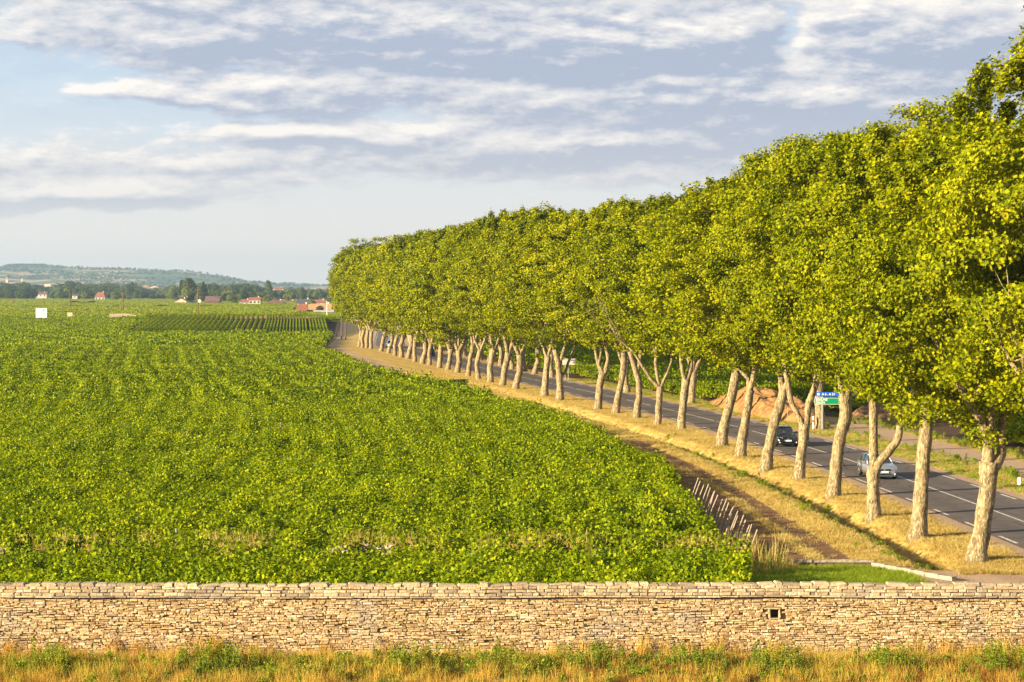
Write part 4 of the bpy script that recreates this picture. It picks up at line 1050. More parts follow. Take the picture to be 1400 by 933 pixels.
    for s in (-1, 1):
        hd = MB(); y0 = -.478 * L; hz = .62
        v = [(s * w * .46, y0 - .045, hz - .05), (s * w * .90, y0 + .13, hz - .05), (s * w * .965, y0 + .30, hz + .08), (s * w * .86, y0 + .10, hz + .12), (s * w * .46, y0 - .02, hz + .07)]
        v2 = [(x, y + .10, z) for x, y, z in v]
        hd.add(v + v2, [(0, 1, 2, 3, 4) if s > 0 else (4, 3, 2, 1, 0)] + [(i, (i + 1) % 5, (i + 1) % 5 + 5, i + 5) for i in range(5)]); hd.build('headlight', M_lamp, t)
        mi = MB(); blobm = Matrix.Translation((s * (w + .08), yf0 + .30, zb + .07)); mi.box(-.10, .10, -.05, .07, -.06, .07, blobm); mi.box(-.16 * (s > 0) - .0, .16 * (s < 0), -.01, .03, -.05, -.02, blobm)
        mo = mi.build('wing_mirror', M_black if style == 0 else m, t)
        bv = mo.modifiers.new('b', 'BEVEL'); bv.width = .02
        fg = MB(); fg.tube([(s * w * .72, -.497 * L, .36), (s * w * .72, -.47 * L, .36)], [.06, .06], 10); fg.build('fog_lamp', M_lamp, t)
    gr = MB(); gr.box(-w * .44, w * .44, -.503 * L, -.48 * L, .56, .66)
    for i in range(3): gr.box(-w * .44, w * .44, -.508 * L, -.50 * L, .57 + i * .032, .578 + i * .032)
    gr.build('grille', M_black, t)
    lo = MB(); lo.box(-w * .60, w * .60, -.500 * L, -.47 * L, .27, .38); lo.build('lower_intake', M_black, t)
    bp = MB(); bp.box(-w * .80, w * .80, -.508 * L, -.485 * L, .225, .26); bp.build('front_spoiler', m if style else M_black, t)
    em = MB(); em.tube([(0, -.509 * L, .615), (0, -.515 * L, .615)], [.055, .055], 12); em.build('badge', M_rim, t)
    pl = MB(); pl.box(-.26, .26, -.516 * L, -.508 * L, .43, .54); po = pl.build('number_plate', M_plate, t)
    bl = MB(); bl.box(-.26, -.215, -.5175 * L, -.5162 * L, .43, .54); bl.build('blue_band', M_signblue, po)
    for y in (-.315 * L, .30 * L):
        for s in (-1, 1):
            wh = empty('wheel', (s * (w - .10), y, .315)); wh.parent = t
            ty = MB(); prof = [(.20, -.10), (.285, -.105), (.315, -.07), (.315, .07), (.285, .105), (.20, .10)]
            ty.lathe(prof, (0, 0, 0), 22); to = ty.build('tyre', M_tyre, wh, True); to.rotation_euler = (0, R(90), 0)
            ri = MB(); ri.lathe([(.06, -.085), (.20, -.11), (.21, -.08), (.21, .08), (.20, .11), (.06, .085)], (0, 0, 0), 18)
            ro = ri.build('rim', M_rim, wh, True); ro.rotation_euler = (0, R(90), 0)
            ar = MB(); n = 14; rr = [(.345 * math.cos(a), .345 * math.sin(a)) for a in [math.pi * i / n for i in range(n + 1)]]
            ar.tube([(s * (w * 1.0 - .02), y + q[0], .315 + q[1]) for q in rr], [.035] * (n + 1), 5); ar.build('wheel_arch', M_black, t)
    return t
def heading(Z):
    dx = float(XT(Z + 3) - XT(Z - 3)); return math.atan2(-dx, 6.0)
def person(car_loc, rz, hood, label, side=-.38):
    me = bpy.data.meshes.new('person')
    z = hood - .55
    V = [(0, .34, z + .28), (0, .40, z + .50), (0, .42, z + .78), (0, .41, z + .90), (0, .39, z + 1.0), (-.18, .42, z + .74), (-.24, .22, z + .55), (-.14, -.05, z + .62), (.18, .42, z + .74), (.24, .22, z + .55), (.14, -.05, z + .62), (-.1, .0, z + .25), (.1, .0, z + .25)]
    E = [(0, 1), (1, 2), (2, 3), (3, 4), (2, 5), (5, 6), (6, 7), (2, 8), (8, 9), (9, 10), (0, 11), (0, 12)]
    me.from_pydata(V, E, []); rad = [.17, .16, .13, .07, .11, .08, .055, .045, .08, .055, .045, .1, .1]
    o = link('person', me); md = o.modifiers.new('skin', 'SKIN')
    for i, sv in enumerate(me.skin_vertices[0].data): sv.radius = (rad[i], rad[i]); sv.use_root = (i == 0)
    sb = o.modifiers.new('sub', 'SUBSURF'); sb.levels = 1; sb.render_levels = 2
    me.materials.append(simple('driver_skin_and_shirt', (.50, .34, .24), .7)); c = Vector((side, 0, 0)); c.rotate(Matrix.Rotation(rz, 3, 'Z'))
    o.location = Vector(car_loc) + c; o.rotation_euler = (0, 0, rz); tag(o, label, 'person'); return o
P_black = paint('black_car_paint', (.012, .014, .020), .2); P_silver = paint('silver_blue_paint', (.34, .37, .42), .55); P_blue = paint('dark_blue_paint', (.02, .04, .10), .3); P_pale = paint('pale_blue_paint', (.22, .34, .46), .4)
def place_car(px, py, u, m, label, nose=2.0, driver=None, turn=.75, **kw):
    _, Z = G(px, py); Z += nose; X = float(XT(Z)) + u; rz = heading(Z) * turn
    make_car(X, Z, rz, m, label, **kw)
    if driver: person((X, Z, .036), rz, kw.get('hood', .95), driver, .38)
    return X, Z
place_car(1074, 612, 5.35, P_black, 'black hatchback driving towards the viewer between the leaning trunks', 2.0, 'driver in a pale shirt at the wheel of the black car', W=1.74, Hc=1.44)
place_car(1208, 657, 5.35, P_silver, 'silver blue hatchback partly hidden behind a forked trunk, nearest car', 2.1, 'driver in a pale shirt at the wheel of the silver blue car', W=1.82, Hc=1.46, style=1)
place_car(569, 488, 5.3, P_blue, 'dark blue car far down the road between the thin trunks', 2.0, None, Hc=1.9, hood=1.05, style=1)
place_car(527, 476, 5.4, P_pale, 'pale blue car farthest down the road', 2.0, None)

# ------------------------------------------------------------------ far fields, poles, boards
def utility_pole(X, Z, h, label, arms=True, r_=.16, m=None):
    t = empty('utility_pole', (X, Z, 0)); tag(t, label, 'pole')
    mb = MB(); mb.tube([(0, 0, -.2), (0, 0, h)], [r_, r_ * .8], 8); mb.build('shaft', m or M_pole, t)
    if arms:
        mb = MB(); mb.box(-.9, .9, -.06, .06, h - .55, h - .42); mb.build('crossarm', m or M_pole, t)
        for s in (-.8, 0, .8): mb = MB(); mb.lathe([(.05, 0), (.07, .08), (.03, .16)], (s, 0, h - .42), 8); mb.build('insulator', M_white, t)
    return t
X, Z = G(467, 464); utility_pole(X, Z, 11, 'brown wooden pole beside the end of the tree row, left of the pair', False)
X, Z = G(472.5, 464.5); utility_pole(X, Z, 11, 'brown wooden pole beside the end of the tree row, right of the pair', False)
pA = G(271, 438); a = utility_pole(pA[0], pA[1], P(0, 395, pA[1])[1], 'dark wooden power pole carrying a white disc at the edge of the striped plot', True, .22)
mb = MB(); mb.tube([(.55, -.25, 7.3), (.55, -.20, 7.3)], [.62, .62], 16); mb.build('round_disc', M_white, a)
pB = G(168, 429); utility_pole(pB[0], pB[1], P(0, 400, pB[1])[1], 'wooden power pole above the sandy patch in the far field', True, .32)
pC = G(95.5, 425); utility_pole(pC[0], pC[1], P(0, 401, pC[1])[1], 'wooden power pole above the small tan board', False, .34)
pD = G(17.5, 420); utility_pole(pD[0], pD[1], P(0, 407, pD[1])[1], 'short wooden pole at the far left edge of the fields', False, .32)
pE = G(60, 420); utility_pole(pE[0], pE[1], P(0, 408, pE[1])[1], 'short wooden pole just above the white billboard', False, .3)
pF = G(447, 437); utility_pole(pF[0], pF[1], P(0, 412, pF[1])[1], 'slender pale metal pole in front of the tan roofed house', False, .17, M_white)
def cable(a, ha, b, hb, sag, label):
    mb = MB(); 
    for off in (-.8, .8):
        pts = []
        for i in range(17):
            t = i / 16; pts.append((a[0] + (b[0] - a[0]) * t + off, a[1] + (b[1] - a[1]) * t, ha + (hb - ha) * t - sag * 4 * t * (1 - t)))
        mb.tube(pts, [.05] * 17, 4)
    o = mb.build('power_line', M_wire); tag(o, label, 'cable')
hA, hB = P(0, 395, pA[1])[1] - .4, P(0, 400, pB[1])[1] - .4
cable(pB, hB, pA, hA, 4.0, 'sagging power cables between the pole with the disc and the pole to its left')
cable(pA, hA, G(345, 425), 4.5, 1.5, 'power cables running down to the right from the pole with the disc')
def billboard():
    Z = 780.0; s = Z / F; X = (56.5 - 700) * s; t = empty('billboard', (X, Z, P(0, 435.7, Z)[1] - .45)); tag(t, 'large white billboard with a faint map drawing in the far field', 'billboard')
    mb = MB(); mb.box(-7.5 * s, 7.5 * s, 0, .1, .45, .45 + 14 * s); p = mb.build('panel', simple('white_panel', (.85, .84, .82), .5), t)
    for q in (-3.8 * s, 3.8 * s): mb = MB(); mb.box(q - .1, q + .1, .12, .3, -1.4, 3.5); mb.build('post', M_metal, t)
    zt = .45 + 14 * s
    mb = MB(); mb.box(1.2 * s, 3.6 * s, -.02, -.005, zt - 4.6 * s, zt - 2.3 * s); mb.build('green_mark', simple('board_green', (.05, .50, .30), .5), p)
    mb = MB(); mb.box(2.0 * s, 5.8 * s, -.02, -.005, zt - 2.1 * s, zt - 1.3 * s); mb.build('blue_mark', M_signblue, p)
    mb = MB(); rng = random.Random(3); pts = [(-3 * s, -.02, zt - 11 * s), (-1.5 * s, -.02, zt - 9 * s), (0, -.02, zt - 8 * s), (1.5 * s, -.02, zt - 5.5 * s)]; mb.tube(pts, [.07] * 4, 5); mb.build('map_line', simple('board_red', (.6, .25, .25), .5), p)
    mb = MB(); mb.box(0, 4.5 * s, -.02, -.005, zt - 12 * s, zt - 11.2 * s); mb.build('grey_mark', simple('board_grey', (.5, .6, .5), .5), p)
billboard()
def board(px0, px1, py0, py1, base, m, label, cat, name):
    X, Z = G((px0 + px1) / 2, base); s = Z / F; t = empty(name, (X, Z, 0)); tag(t, label, cat); hw = (px1 - px0) / 2 * s
    mb = MB(); mb.box(-hw, hw, 0, .12, P(0, py1, Z)[1], P(0, py0, Z)[1]); mb.build('panel', m, t)
    for q in (-hw * .6, hw * .6): mb = MB(); mb.box(q - .06, q + .06, .13, .25, -.2, P(0, py0, Z)[1] - .1); mb.build('post', M_metal, t)
board(92, 99, 427.6, 433.2, 437, simple('tan_board', (.55, .42, .27), .7), 'small square tan board right of the white billboard', 'board', 'notice_board')
board(225.8, 229.5, 431, 434.2, 436.5, simple('orange_board', (.85, .27, .03), .6), 'small orange board in the far field left of the striped plot', 'board', 'notice_board')
board(359.5, 364.5, 433, 435, 436, M_white, 'small white board above the striped plot', 'board', 'notice_board')
board(146.5, 149.8, 433, 435.2, 436, M_white, 'tiny white box left of the sandy patch', 'board', 'notice_board')
# sandy patches and track beyond the plots
M_sand = simple('pale_sand', (.52, .36, .22), .95, 0, .3, .3)
M_dirt = simple('brown_dirt', (.26, .14, .07), .95, 0, .4, .2)
def patch(name, pts, m, z=.05):
    mb = MB(); mb.add([(x, y, z) for x, y in pts], [tuple(range(len(pts)))]); tag(mb.build(name, m), kind='structure')
mb = MB(); kx = lambda px, z: (px - 700) / F * z
mb.add([(kx(150, 812), 812, .6), (kx(190, 812), 812, .6), (kx(187, 850), 850, 1.6), (kx(172, 880), 880, 2.1), (kx(149, 880), 880, 1.9), (kx(149, 900), 900, -.2), (kx(190, 900), 900, -.2)], [(0, 1, 2, 3, 4), (4, 3, 6, 5), (3, 2, 6)]); tag(mb.build('sandy_ground', M_sand), kind='structure')
mb = MB(); xa, xb = -93, -57
mb.add([(xa - 13, 649, 3.0), (xb, 649, 3.0), (xb - 1, 663, 3.75), (xa - 14, 663, 3.75), (xa - 14, 672, 2.4), (xb - 1, 672, 2.4)], [(0, 1, 2, 3), (3, 2, 5, 4)]); tag(mb.build('far_track', M_dirt), kind='structure')
patch('far_track', [G(62, 419.2), G(84, 419.6), G(84, 417.6), G(66, 418.2)], M_sand, .9)
def hedge(name, px0, px1, py, h, m, label, seed, n=1800, size=.6, w=2.0):
    a = G(px0, py); b = G(px1, py); L = math.hypot(b[0] - a[0], b[1] - a[1]); r = np.random.RandomState(seed)
    x = r.uniform(0, L, n); an = r.uniform(0, math.pi, n); hh = h * (.75 + .25 * np.sin(x * .35 + 1) * np.sin(x * .11)) 
    pos = np.stack([x, np.cos(an) * w * .5, np.sin(an) * hh], 1); V, Fc = leaves(pos, np.stack([r.normal(0, .4, n), np.cos(an), np.sin(an) + .2], 1), size * r.uniform(.7, 1.3, n), r)
    o = link(name, npmesh(name, V, Fc, m)); o.location = (a[0], a[1], 0); o.rotation_euler = (0, 0, math.atan2(b[1] - a[1], b[0] - a[0])); tag(o, label, 'hedge')
hedge('shade_strip', -10, 640, 527.6, 1.0, M_shrub, 'dark leaf strip standing in for shade where a path cuts the big vineyard', 33, 7000, .25, .8)  # dark leaves added for the shaded line at the path gap, not a hedge
hedge('hedge', 364, 480, 438.6, 2.0, M_shrub, 'dark hedge along the back of the striped plot, right part', 1)
hedge('hedge', 205, 232, 437.2, 1.5, M_shrub, 'low dark hedge left of the small orange board', 2, 500)
hedge('hedge', 0, 40, 437.5, 1.6, M_shrub, 'low dark hedge left of the white billboard', 3, 700)
hedge('hedge', 128, 172, 446.5, 1.3, M_shrub, 'short dark hedge line below the sandy patch', 4, 700, .5)
hedge('hedge', 95, 130, 416.4, 3.0, M_dark, 'dark hedge line at the field edge right of the middle power pole', 5, 500, 1.0)

for i, (a_, b_, y_, h_) in enumerate([(0, 300, 421.5, 1.9), (60, 400, 426.0, 1.7), (0, 120, 430.5, 1.6), (250, 400, 421.0, 1.5)]):
    hedge('hedge', a_, b_, y_, h_, M_shrub, 'thin dark hedge line across the distant fields, %s from the town' % ORD[(2, 3, 4, 1)[i]], 20 + i, 2600, .8, 1.2)

# ------------------------------------------------------------------ houses
M_wallw = simple('white_render', (.52, .49, .45), .9, 0, .08, .5); M_wallc = simple('cream_render', (.62, .50, .36), .9, 0, .1, .5)
M_roofr = simple('red_tile', (.26, .10, .06), .85, 0, .25, .8); M_roofb = simple('brown_tile', (.15, .085, .075), .85, 0, .25, .8); M_rooft = simple('tan_tile', (.42, .24, .12), .85, 0, .2, .8)
M_roofg = simple('slate', (.075, .07, .085), .8, 0, .2, .8); M_win = simple('window_glass', (.05, .06, .08), .2); M_bluew = simple('blue_cladding', (.13, .22, .45), .6)
def house(px0, px1, pyr, pye, pyb, wallm, roofm, label, Z=None, hip=.0, rot=0.0, depth=9, nwin=3, cat='house', gable=False, chimney=True, name='house'):
    """gable or hip roof house: left, right, ridge row, eave row, base row of the photo"""
    if Z is None: _, Z = G(700, pyb)
    s = Z / F; X = ((px0 + px1) / 2 - 700) * s; w = (px1 - px0) * s; base = P(0, pyb, Z)[1]; he = P(0, pye, Z)[1]; hr = P(0, pyr, Z)[1]
    t = empty(name, (X, Z, 0), rot); tag(t, label, cat); d = depth / 2; hw = w / 2
    mb = MB()
    if gable:  # gable end faces the viewer
        mb.add([(-hw, -d, -1), (hw, -d, -1), (hw, -d, he), (0, -d, hr), (-hw, -d, he), (-hw, d, -1), (hw, d, -1), (hw, d, he), (0, d, hr), (-hw, d, he)],
               [(0, 1, 2, 3, 4), (9, 8, 7, 6, 5), (1, 6, 7, 2), (5, 0, 4, 9)])
    else:
        mb.box(-hw, hw, -d, d, -1, he)
        if hip == 0: mb.add([(-hw, -d, he), (-hw, d, he), (-hw, 0, hr - .1), (hw, -d, he), (hw, d, he), (hw, 0, hr - .1)], [(0, 2, 1), (3, 4, 5)])
    mb.build('wall', wallm, t)
    rb = MB(); o = .45
    if gable:
        sl = (hr - he) / hw; q = hw + o; zz = he - sl * o
        for sg in (-1, 1):
            v = [(0, -d - o, hr + .05), (0, d + o, hr + .05), (sg * q, d + o, zz + .05), (sg * q, -d - o, zz + .05)]; rb.add(v + [(a, b, c + .22) for a, b, c in v], [(0, 1, 2, 3), (7, 6, 5, 4), (0, 3, 7, 4), (3, 2, 6, 7), (2, 1, 5, 6)])
    else:
        q = hw + o; r = hw * (1 - hip) + (o if hip == 0 else 0)
        v = [(-q, -d - o, he - .1), (q, -d - o, he - .1), (q, d + o, he - .1), (-q, d + o, he - .1), (-r, 0, hr), (r, 0, hr)]
        v2 = [(a, b, c + .25) for a, b, c in v]
        rb.add(v2, [(0, 1, 5, 4), (2, 3, 4, 5), (1, 2, 5), (3, 0, 4)]); rb.add(v, [(4, 5, 1, 0), (5, 4, 3, 2)]); rb.add(v[:4] + v2[:4], [(0, 1, 5, 4), (1, 2, 6, 5), (2, 3, 7, 6), (3, 0, 4, 7)])
    ro = rb.build('roof', roofm, t)
    if chimney: cb = MB(); cb.box(hw * .45, hw * .45 + .8, -.4, .4, he, hr + 1.0); cb.build('chimney', M_wallc, ro)
    for i in range(nwin):
        x = -hw + w * (i + .5) / nwin; wh = min(1.5, (he - 0) * .4); wb = MB(); wb.box(x - .6, x + .6, -d - .06, -d - .01, he - wh - .7, he - .7); wb.build('window', M_win, t)
    return t
house(49, 65, 399.5, 402.5, 407.3, M_wallw, M_roofb, 'white house with a brown roof in front of the left tree belt', Z=2400, nwin=3)
house(20, 25, 403.6, 405, 407, M_wallc, M_roofr, 'tiny cream hut with a red roof at the far left', Z=2400, nwin=1, depth=4, chimney=False)
house(131, 144.5, 400, 406.5, 411.6, M_wallw, M_roofr, 'white house with a tall red hipped roof beside a big round tree', hip=.45, depth=10)
house(100, 107, 402.5, 404.5, 409, M_wallw, M_roofb, 'small white house half hidden left of the round tree', Z=2300, nwin=1)
house(240, 256, 408, 412, 416.3, M_wallc, M_roofb, 'low house with a brown gable below the tall poplars', gable=True, nwin=2)
house(282, 301, 405.5, 412.5, 416.8, M_roofb, M_roofb, 'long dark brown barn in front of the trees right of the disc pole', nwin=0, depth=14, chimney=False, cat='barn')
house(328.5, 341.5, 410, 413.2, 418, M_wallw, M_roofr, 'small white house with a red roof, left of the two level house', hip=.3, nwin=2)
house(341.5, 357, 407, 410.5, 418, M_wallc, M_roofr, 'two level cream house with a red roof', nwin=3)
house(366, 389, 411, 415.2, 418.8, M_wallw, M_roofb, 'wide white bungalow with a brown hipped roof', hip=.4, nwin=5)
house(388, 404, 411.5, 414.5, 418, M_wallc, M_roofb, 'cream house with a brown roof behind the wide bungalow', Z=1720, nwin=2)
house(407, 425, 409.5, 415, 419, M_wallw, M_roofg, 'white gabled house with a dark slate roof behind the red roofed farm', Z=1500, nwin=2)
house(428, 446, 410.5, 414, 418, M_wallw, M_roofr, 'pinkish red roofed house behind the tan roofed farm', Z=1560, nwin=3)
house(406, 422, 416.3, 424.5, 429, M_wallw, M_roofr, 'farmhouse with a bright red roof at the field edge', hip=.35, nwin=3, depth=12)
house(421, 458, 416, 423.5, 428, M_wallw, M_rooft, 'long farm building with a tan tiled roof and white walls', Z=1060, nwin=6, depth=12)
house(430, 456, 425.0, 426.5, 430, M_wallw, simple('lavender_roof', (.45, .38, .40), .6), 'low pale shed in front of the tan roofed farm', Z=1010, nwin=5, depth=5, chimney=False, cat='shed', name='shed')
house(260, 272, 411.5, 413.5, 416.2, M_bluew, M_roofg, 'small blue walled shed under the poplars', nwin=1, cat='shed', name='shed', chimney=False)
house(60, 71, 389, 392.5, 398, M_wallw, M_wallc, 'large pale building rising above the left trees', Z=3600, hip=.4, nwin=4, depth=20, cat='building')
house(184, 204, 391, 392.6, 399, M_wallw, M_rooft, 'long cream town building behind the trees, left one', Z=3700, nwin=6, depth=20, cat='building')
house(205, 219, 391, 393.2, 400, M_wallw, M_roofr, 'cream gabled town building behind the trees', Z=3500, nwin=4, depth=20, cat='building', gable=True)
house(221, 229, 391.5, 393, 399, M_bluew, M_roofg, 'blue grey town building, left one', Z=3800, nwin=2, depth=20, cat='building')
house(232, 240, 393, 394.5, 400, M_bluew, M_bluew, 'blue grey town building, right one', Z=3650, nwin=2, depth=20, cat='building')
house(122, 136, 391, 392.8, 398, M_wallc, M_rooft, 'cream town building behind the trees above the red hipped roof', Z=3800, nwin=4, depth=20, cat='building')
house(158, 172, 391.5, 393, 398, M_wallc, M_roofr, 'cream town building behind the trees above the middle pole', Z=3900, nwin=4, depth=20, cat='building')
house(374, 388, 393, 395.5, 400, M_wallc, M_roofr, 'pink roofed house on the slope behind the dark tall tree', Z=3000, nwin=3, depth=12)
def tower(px, py0, py1, Z, w, label, roofm, m=M_wallc):
    s = Z / F; X = (px - 700) * s; hb = P(0, py1, Z)[1]; ht = P(0, py0, Z)[1]; t = empty('church', (X, Z, 0)); tag(t, label, 'church')
    mb = MB(); mb.box(-w / 2, w / 2, -w / 2, w / 2, -1, hb); mb.box(-w * 2.8, -w / 2 - .02, -w * .6, w * .6, -1, hb * .62); mb.build('tower', m, t)
    mb = MB(); q = w / 2 + .3; mb.add([(-q, -q, hb), (q, -q, hb), (q, q, hb), (-q, q, hb), (0, 0, ht)], [(0, 1, 4), (1, 2, 4), (2, 3, 4), (3, 0, 4)]); mb.build('spire', roofm, t)
tower(9.8, 377.5, 382.5, 4800, 5, 'church with a pinkish spire at the far left', M_rooft)
tower(30.5, 380.5, 385, 4500, 4, 'church with a pale spire, right of the pink one', M_wallc)
tower(186, 383.5, 388.5, 3600, 4, 'church tower with a dark green cap above the town', M_roofg, simple('grey_stone', (.22, .25, .22), .8))
X = (46 - 700) / F * 9000; mb = MB(); mb.tube([(0, 0, 60), (0, 0, 150)], [1.2, .8], 6); o = mb.build('radio_mast', M_mast); o.location = (X, 9000, 0); tag(o, 'thin radio mast on the wooded hilltop at the left', 'mast')
X, Z = G(134, 412.2); tag(make_car(X, Z, 1.57, M_white, 'x'), 'white car parked below the red hipped roof house', 'car')
X, Z = G(379, 423.5); tag(make_car(X, Z, 1.57, M_roofr, 'x'), 'dark red car standing on the pale line in the far field', 'car')

# ------------------------------------------------------------------ distant trees
def far_tree_mesh(seed, kind, m):
    r = np.random.RandomState(seed); n = 1500
    d = norm(r.normal(size=(n, 3))); q = r.rand(n) ** .3; lob = norm(r.normal(size=(9, 3))); b = .78 + .42 * np.clip((d @ lob.T - .55) * 2.2, 0, 1).max(1)
    if kind == 'round': pos = d * (q * b)[:, None] * (.5, .5, .46) + (0, 0, .53)
    elif kind == 'column': pos = d * (q * b)[:, None] * (.17, .17, .5) + (0, 0, .5)
    else:
        h = r.rand(n) ** 1.4; a = r.uniform(0, 6.28, n); k = .28 * (1 - h) * r.uniform(.6, 1, n) + .01; pos = np.stack([k * np.cos(a), k * np.sin(a), h * .95 + .05], 1)
    V, Fc = leaves(pos, d + (0, 0, .3) + r.normal(0, .4, (n, 3)), .085 * r.uniform(.7, 1.3, n), r)
    return npmesh('crown', V, Fc, m)
FT = {('round', i): [far_tree_mesh(10 * i + j, 'round', m) for j in range(3)] for i, m in enumerate((M_dark, M_mid, M_lite))}
FT[('column', 0)] = [far_tree_mesh(60, 'column', M_dark), far_tree_mesh(61, 'column', M_mid)]; FT[('cone', 0)] = [far_tree_mesh(70, 'cone', M_dark)]
tm = MB(); tm.tube([(0, 0, -.02), (0, 0, .3), (.01, 0, .6)], [.03, .022, .012], 6); FTR = tm.mesh('trunk', M_bark)
def far_tree(px, pyt, Z, kind, tone, label, group=None, wide=1.0, seed=0, name='tree'):
    s = Z / F; X = (px - 700) * s; h = P(0, pyt, Z)[1]; rng = random.Random(seed + int(px * 7))
    t = empty(name, (X, Z, 0), rng.uniform(0, 6)); tag(t, label, 'tree', group); ms = FT[(kind, tone)]
    c = link('crown', rng.choice(ms), t); c.scale = (h * wide, h * wide, h); k = link('trunk', FTR, t); k.scale = (h, h, h)
    return t
def topline(px):   # photo rows of the tops of the belt
    xs = [0, 10, 25, 40, 55, 70, 85, 95, 105, 120, 135, 150, 165, 180, 195, 215, 235, 250, 265, 285, 310, 335, 345, 360, 380, 400, 420, 450, 480]
    ys = [388, 388, 387, 389, 390, 395, 388, 386, 388, 390, 391, 388, 392, 387, 394, 396, 392, 392, 390, 390, 391, 389, 391, 394, 397, 394, 397, 396, 396]
    return float(np.interp(px, xs, ys))
rng = random.Random(31); tones = ['dark green', 'mid green', 'yellow green']
row_defs = [(3100, 3300, 6.0, -1.2, 0), (2750, 2900, 6.2, 2.2, 1), (2300, 2380, 7.0, 6.0, 2)]
for (za, zb, stp, drop, ri) in row_defs:
    px = -14.0
    while px < 236:
        tone = rng.choices([0, 1, 2], [.5, .35, .15])[0]
        top = topline(px) + drop + rng.uniform(-1.5, 2.0)
        if not (ri == 2 and (50 < px < 66 or 131 < px < 145)):
            far_tree(px, top, rng.uniform(za, zb), 'round', tone, '%s round tree in the left part of the far tree belt, %s layer' % (tones[tone], ('back', 'middle', 'front')[ri]), 'trees of the far belt, left part, %s %s' % (tones[tone], ri), rng.uniform(.8, 1.15), ri * 1000)
        px += stp * rng.uniform(.7, 1.2)
row2 = [(2500, 2700, 6.4, -1.0, 0), (2150, 2300, 7.0, 3.8, 1), (1770, 1950, 7.5, 9.5, 2)]
for (za, zb, stp, drop, ri) in row2:
    px = 238.0
    while px < 478:
        tone = rng.choices([0, 1, 2], [.42, .38, .2])[0]; top = topline(px) + drop + rng.uniform(-1.6, 2.0)
        if not (ri == 2 and (236 < px < 262 or 280 < px < 303 or 326 < px < 446 and rng.random() < .35)):
            far_tree(px, top, rng.uniform(za, zb), 'round', tone, '%s round tree in the right part of the far tree belt, %s layer' % (tones[tone], ('back', 'middle', 'front')[ri]), 'trees of the far belt, right part, %s %s' % (tones[tone], ri), rng.uniform(.8, 1.2), ri * 1000 + 50)
        px += stp * rng.uniform(.7, 1.2)
far_tree(117, 396, 2250, 'round', 1, 'big round tree standing in front of the belt, left of the red hipped roof', None, 1.25, 5)
far_tree(157, 402.5, 2150, 'round', 2, 'round yellow green tree in front of the belt near the middle pole', None, 1.25, 6)
far_tree(175, 405, 2150, 'round', 1, 'small green tree right of the middle pole', None, .9, 7)
far_tree(249.5, 384, 1900, 'column', 0, 'slim dark poplar, left one of the tall pair', None, 1.0, 8, 'poplar_tree')
far_tree(258.5, 381, 1900, 'column', 0, 'broad dark poplar, right and tallest of the pair', None, 1.75, 9, 'poplar_tree')
far_tree(278.5, 386.5, 1950, 'cone', 0, 'pointed dark conifer right of the poplars', None, 1.2, 10, 'conifer_tree')
far_tree(367, 384, 2700, 'column', 0, 'dark narrow tree standing alone on the skyline', None, 1.2, 11, 'cypress_tree')
far_tree(181, 386.5, 2900, 'cone', 0, 'pointed dark conifer left of the church tower', None, 1.3, 12, 'conifer_tree')
far_tree(320, 409.5, 1650, 'round', 1, 'olive green round bush alone at the field edge left of the white houses', None, 1.25, 13, 'bush')
far_tree(434, 427.5, 1000, 'round', 0, 'dark green bush before the low pale shed', None, 2.3, 14, 'bush')
far_tree(423.5, 423.0, 1015, 'round', 0, 'round dark bush in front of the red roofed farmhouse', None, 1.3, 15, 'bush')
far_tree(404.5, 420, 1080, 'round', 0, 'dark bush at the left corner of the red roofed farmhouse', None, 1.0, 16, 'bush')
far_tree(437, 417, 1030, 'round', 0, 'dark round tree in front of the tan roof', None, .8, 17)
far_tree(368, 407.5, 1750, 'round', 2, 'bright green round tree behind the wide bungalow, left one', None, 1.2, 18)
far_tree(377, 407, 1760, 'round', 2, 'bright green round tree behind the wide bungalow, right one', None, 1.3, 19)
far_tree(428, 410.5, 1480, 'round', 2, 'bright green tree between the slate roof and the pink roof', None, 1.2, 20)

# ------------------------------------------------------------------ hills
def hills_mat():
    m, k = mat('hill_cover'); tc = k.n('ShaderNodeTexCoord'); mp = k.n('ShaderNodeMapping'); k.set(mp.inputs[0], tc.outputs['Object']); mp.inputs['Scale'].default_value = (.0022, .0016, .0)
    n = k.noise(mp.outputs[0], 1.6, 5, .6, .6); v = k.n('ShaderNodeTexVoronoi'); k.set(v.inputs['Vector'], mp.outputs[0]); v.inputs['Scale'].default_value = 3.0
    n3 = k.noise(mp.outputs[0], 14, 4, .7)
    wood = k.mix(k.ss(n3, .35, .65), (.016, .034, .016, 1), (.05, .075, .028, 1))
    sepc = k.n('ShaderNodeSeparateColor'); k.set(sepc.inputs[0], v.outputs['Color'])
    fieldc = k.mix(k.ss(sepc.outputs[0], .50, .54), (.10, .14, .045, 1), (.40, .29, .17, 1))
    c = k.mix(k.ss(n, .38, .46), wood, fieldc)
    finish(k, pbsdf(k, c, .95, 0, .1)); return m
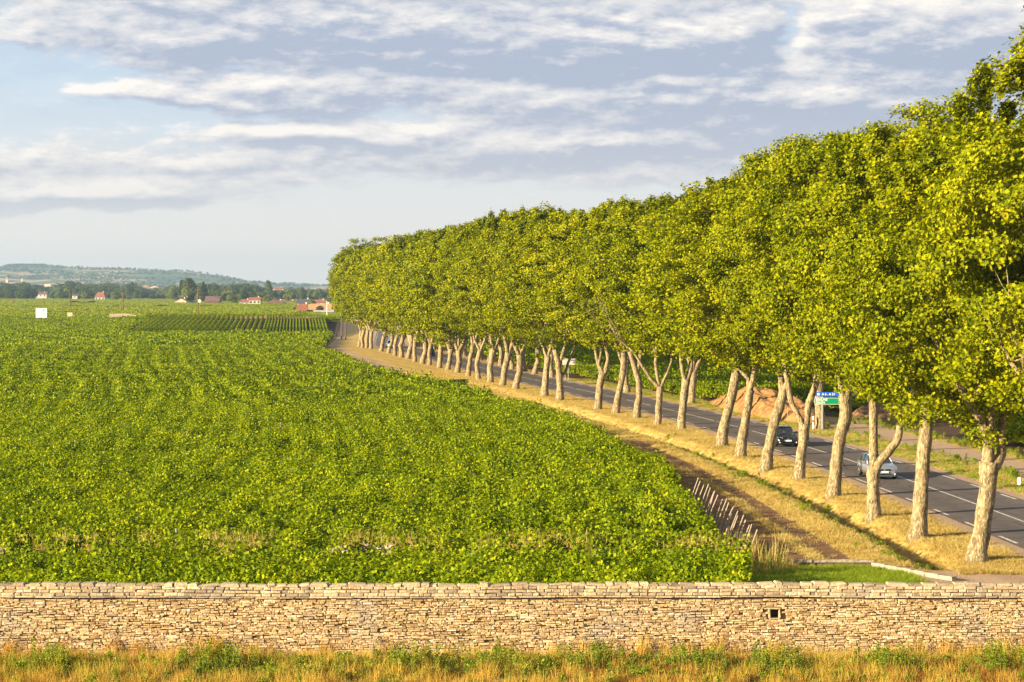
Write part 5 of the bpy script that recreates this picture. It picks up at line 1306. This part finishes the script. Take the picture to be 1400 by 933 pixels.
def build_hills():
    nx, ny = 220, 40; m = hills_mat()
    px = np.linspace(-260, 900, nx); ridge = np.interp(px, [-260, 0, 70, 100, 160, 250, 300, 340, 380, 430, 600, 900], [366, 365.5, 365.5, 367.5, 368, 371.5, 377.5, 386, 389, 391, 393, 392])
    t = np.linspace(0, 1, ny); V = []
    Zb, Zf = 9600., 6000.
    for j in range(ny):
        Z = Zf + (Zb - Zf) * t[j]
        for i in range(nx):
            zr = (HY - ridge[i]) / F * 8900 + H; e = math.sin(min(1, max(0, (t[j]) / .82)) * math.pi / 2) ** 1.25
            if t[j] > .82: e = 1 - (t[j] - .82) * .7
            x = (px[i] - 700) / F * Z
            b = 5 * math.sin(x * .0031 + Z * .002) * math.sin(Z * .0027 + x * .0008) + 3 * math.sin(x * .011 + 2) * math.sin(Z * .006)
            V.append((x, Z, (zr + 6) * e - 6 + b * e * (1 if t[j] < .75 else .25)))
    idx = np.arange(nx * ny).reshape(ny, nx); Fc = np.stack([idx[:-1, :-1], idx[:-1, 1:], idx[1:, 1:], idx[1:, :-1]], -1).reshape(-1, 4)
    tag(link('hills', npmesh('hills', V, Fc, m, True)), kind='structure')
    # woods: hilltop band and scattered tree mass on the slopes
    r = np.random.RandomState(8); n = 6500
    X = r.uniform(-2500, -700, n); Z = r.uniform(6300, 8800, n); 
    def hz(X, Z):
        pxx = 700 + X / Z * F; tt = (Z - Zf) / (Zb - Zf); e = np.sin(np.clip(tt / .82, 0, 1) * math.pi / 2) ** 1.25; zr = (HY - np.interp(pxx, px, ridge)) / F * 8900 + H
        b = 5 * np.sin(X * .0031 + Z * .002) * np.sin(Z * .0027 + X * .0008) + 3 * np.sin(X * .011 + 2) * np.sin(Z * .006)
        return (zr + 6) * e - 6 + b * e * np.where(tt < .75, 1, .25)
    keep = np.sin(X * .006 + 2 * np.sin(Z * .003)) * np.sin(Z * .008 + X * .002) > -.05; X, Z = X[keep], Z[keep]; n = len(X)
    pos = np.stack([X, Z, hz(X, Z) + r.uniform(0, 5, n)], 1); V, Fc = leaves(pos, np.stack([r.normal(0, .5, n), r.normal(-.5, .4, n), np.full(n, .8)], 1), r.uniform(9, 15, n), r)
    o = link('hill_woods', npmesh('hill_woods', V, Fc, M_dark)); tag(o, 'dark woods scattered over the far blue hills', 'woods', None, 'stuff')
    n = 2200; pxx = r.uniform(8, 66, n); Z = r.uniform(8750, 8900, n); X = (pxx - 700) / F * Z; hh = 11 * np.clip(np.minimum(pxx - 6, 68 - pxx) / 8, 0, 1) ** .5 * r.rand(n)
    pos = np.stack([X, Z, hz(X, Z) + hh], 1); V, Fc = leaves(pos, np.stack([r.normal(0, .5, n), r.normal(-.6, .4, n), np.full(n, .5)], 1), 8, r)
    o = link('hilltop_wood', npmesh('hilltop_wood', V, Fc, M_dark)); tag(o, 'long flat topped wood along the hill crest at the left', 'woods', None, 'stuff')
build_hills()

# ------------------------------------------------------------------ haze
def haze():
    mb = MB(); mb.box(-6500, 6500, -400, 9950, -8, 150)
    m, k = mat('haze'); v = k.n('ShaderNodeVolumePrincipled'); v.inputs['Color'].default_value = (.48, .70, 1.0, 1); v.inputs['Density'].default_value = HAZE; v.inputs['Anisotropy'].default_value = .3
    o = k.n('ShaderNodeOutputMaterial'); k.set(o.inputs['Volume'], v.outputs[0])
    b = mb.build('haze', m); tag(b, None, None, None, 'stuff')
HAZE = .00008
haze()
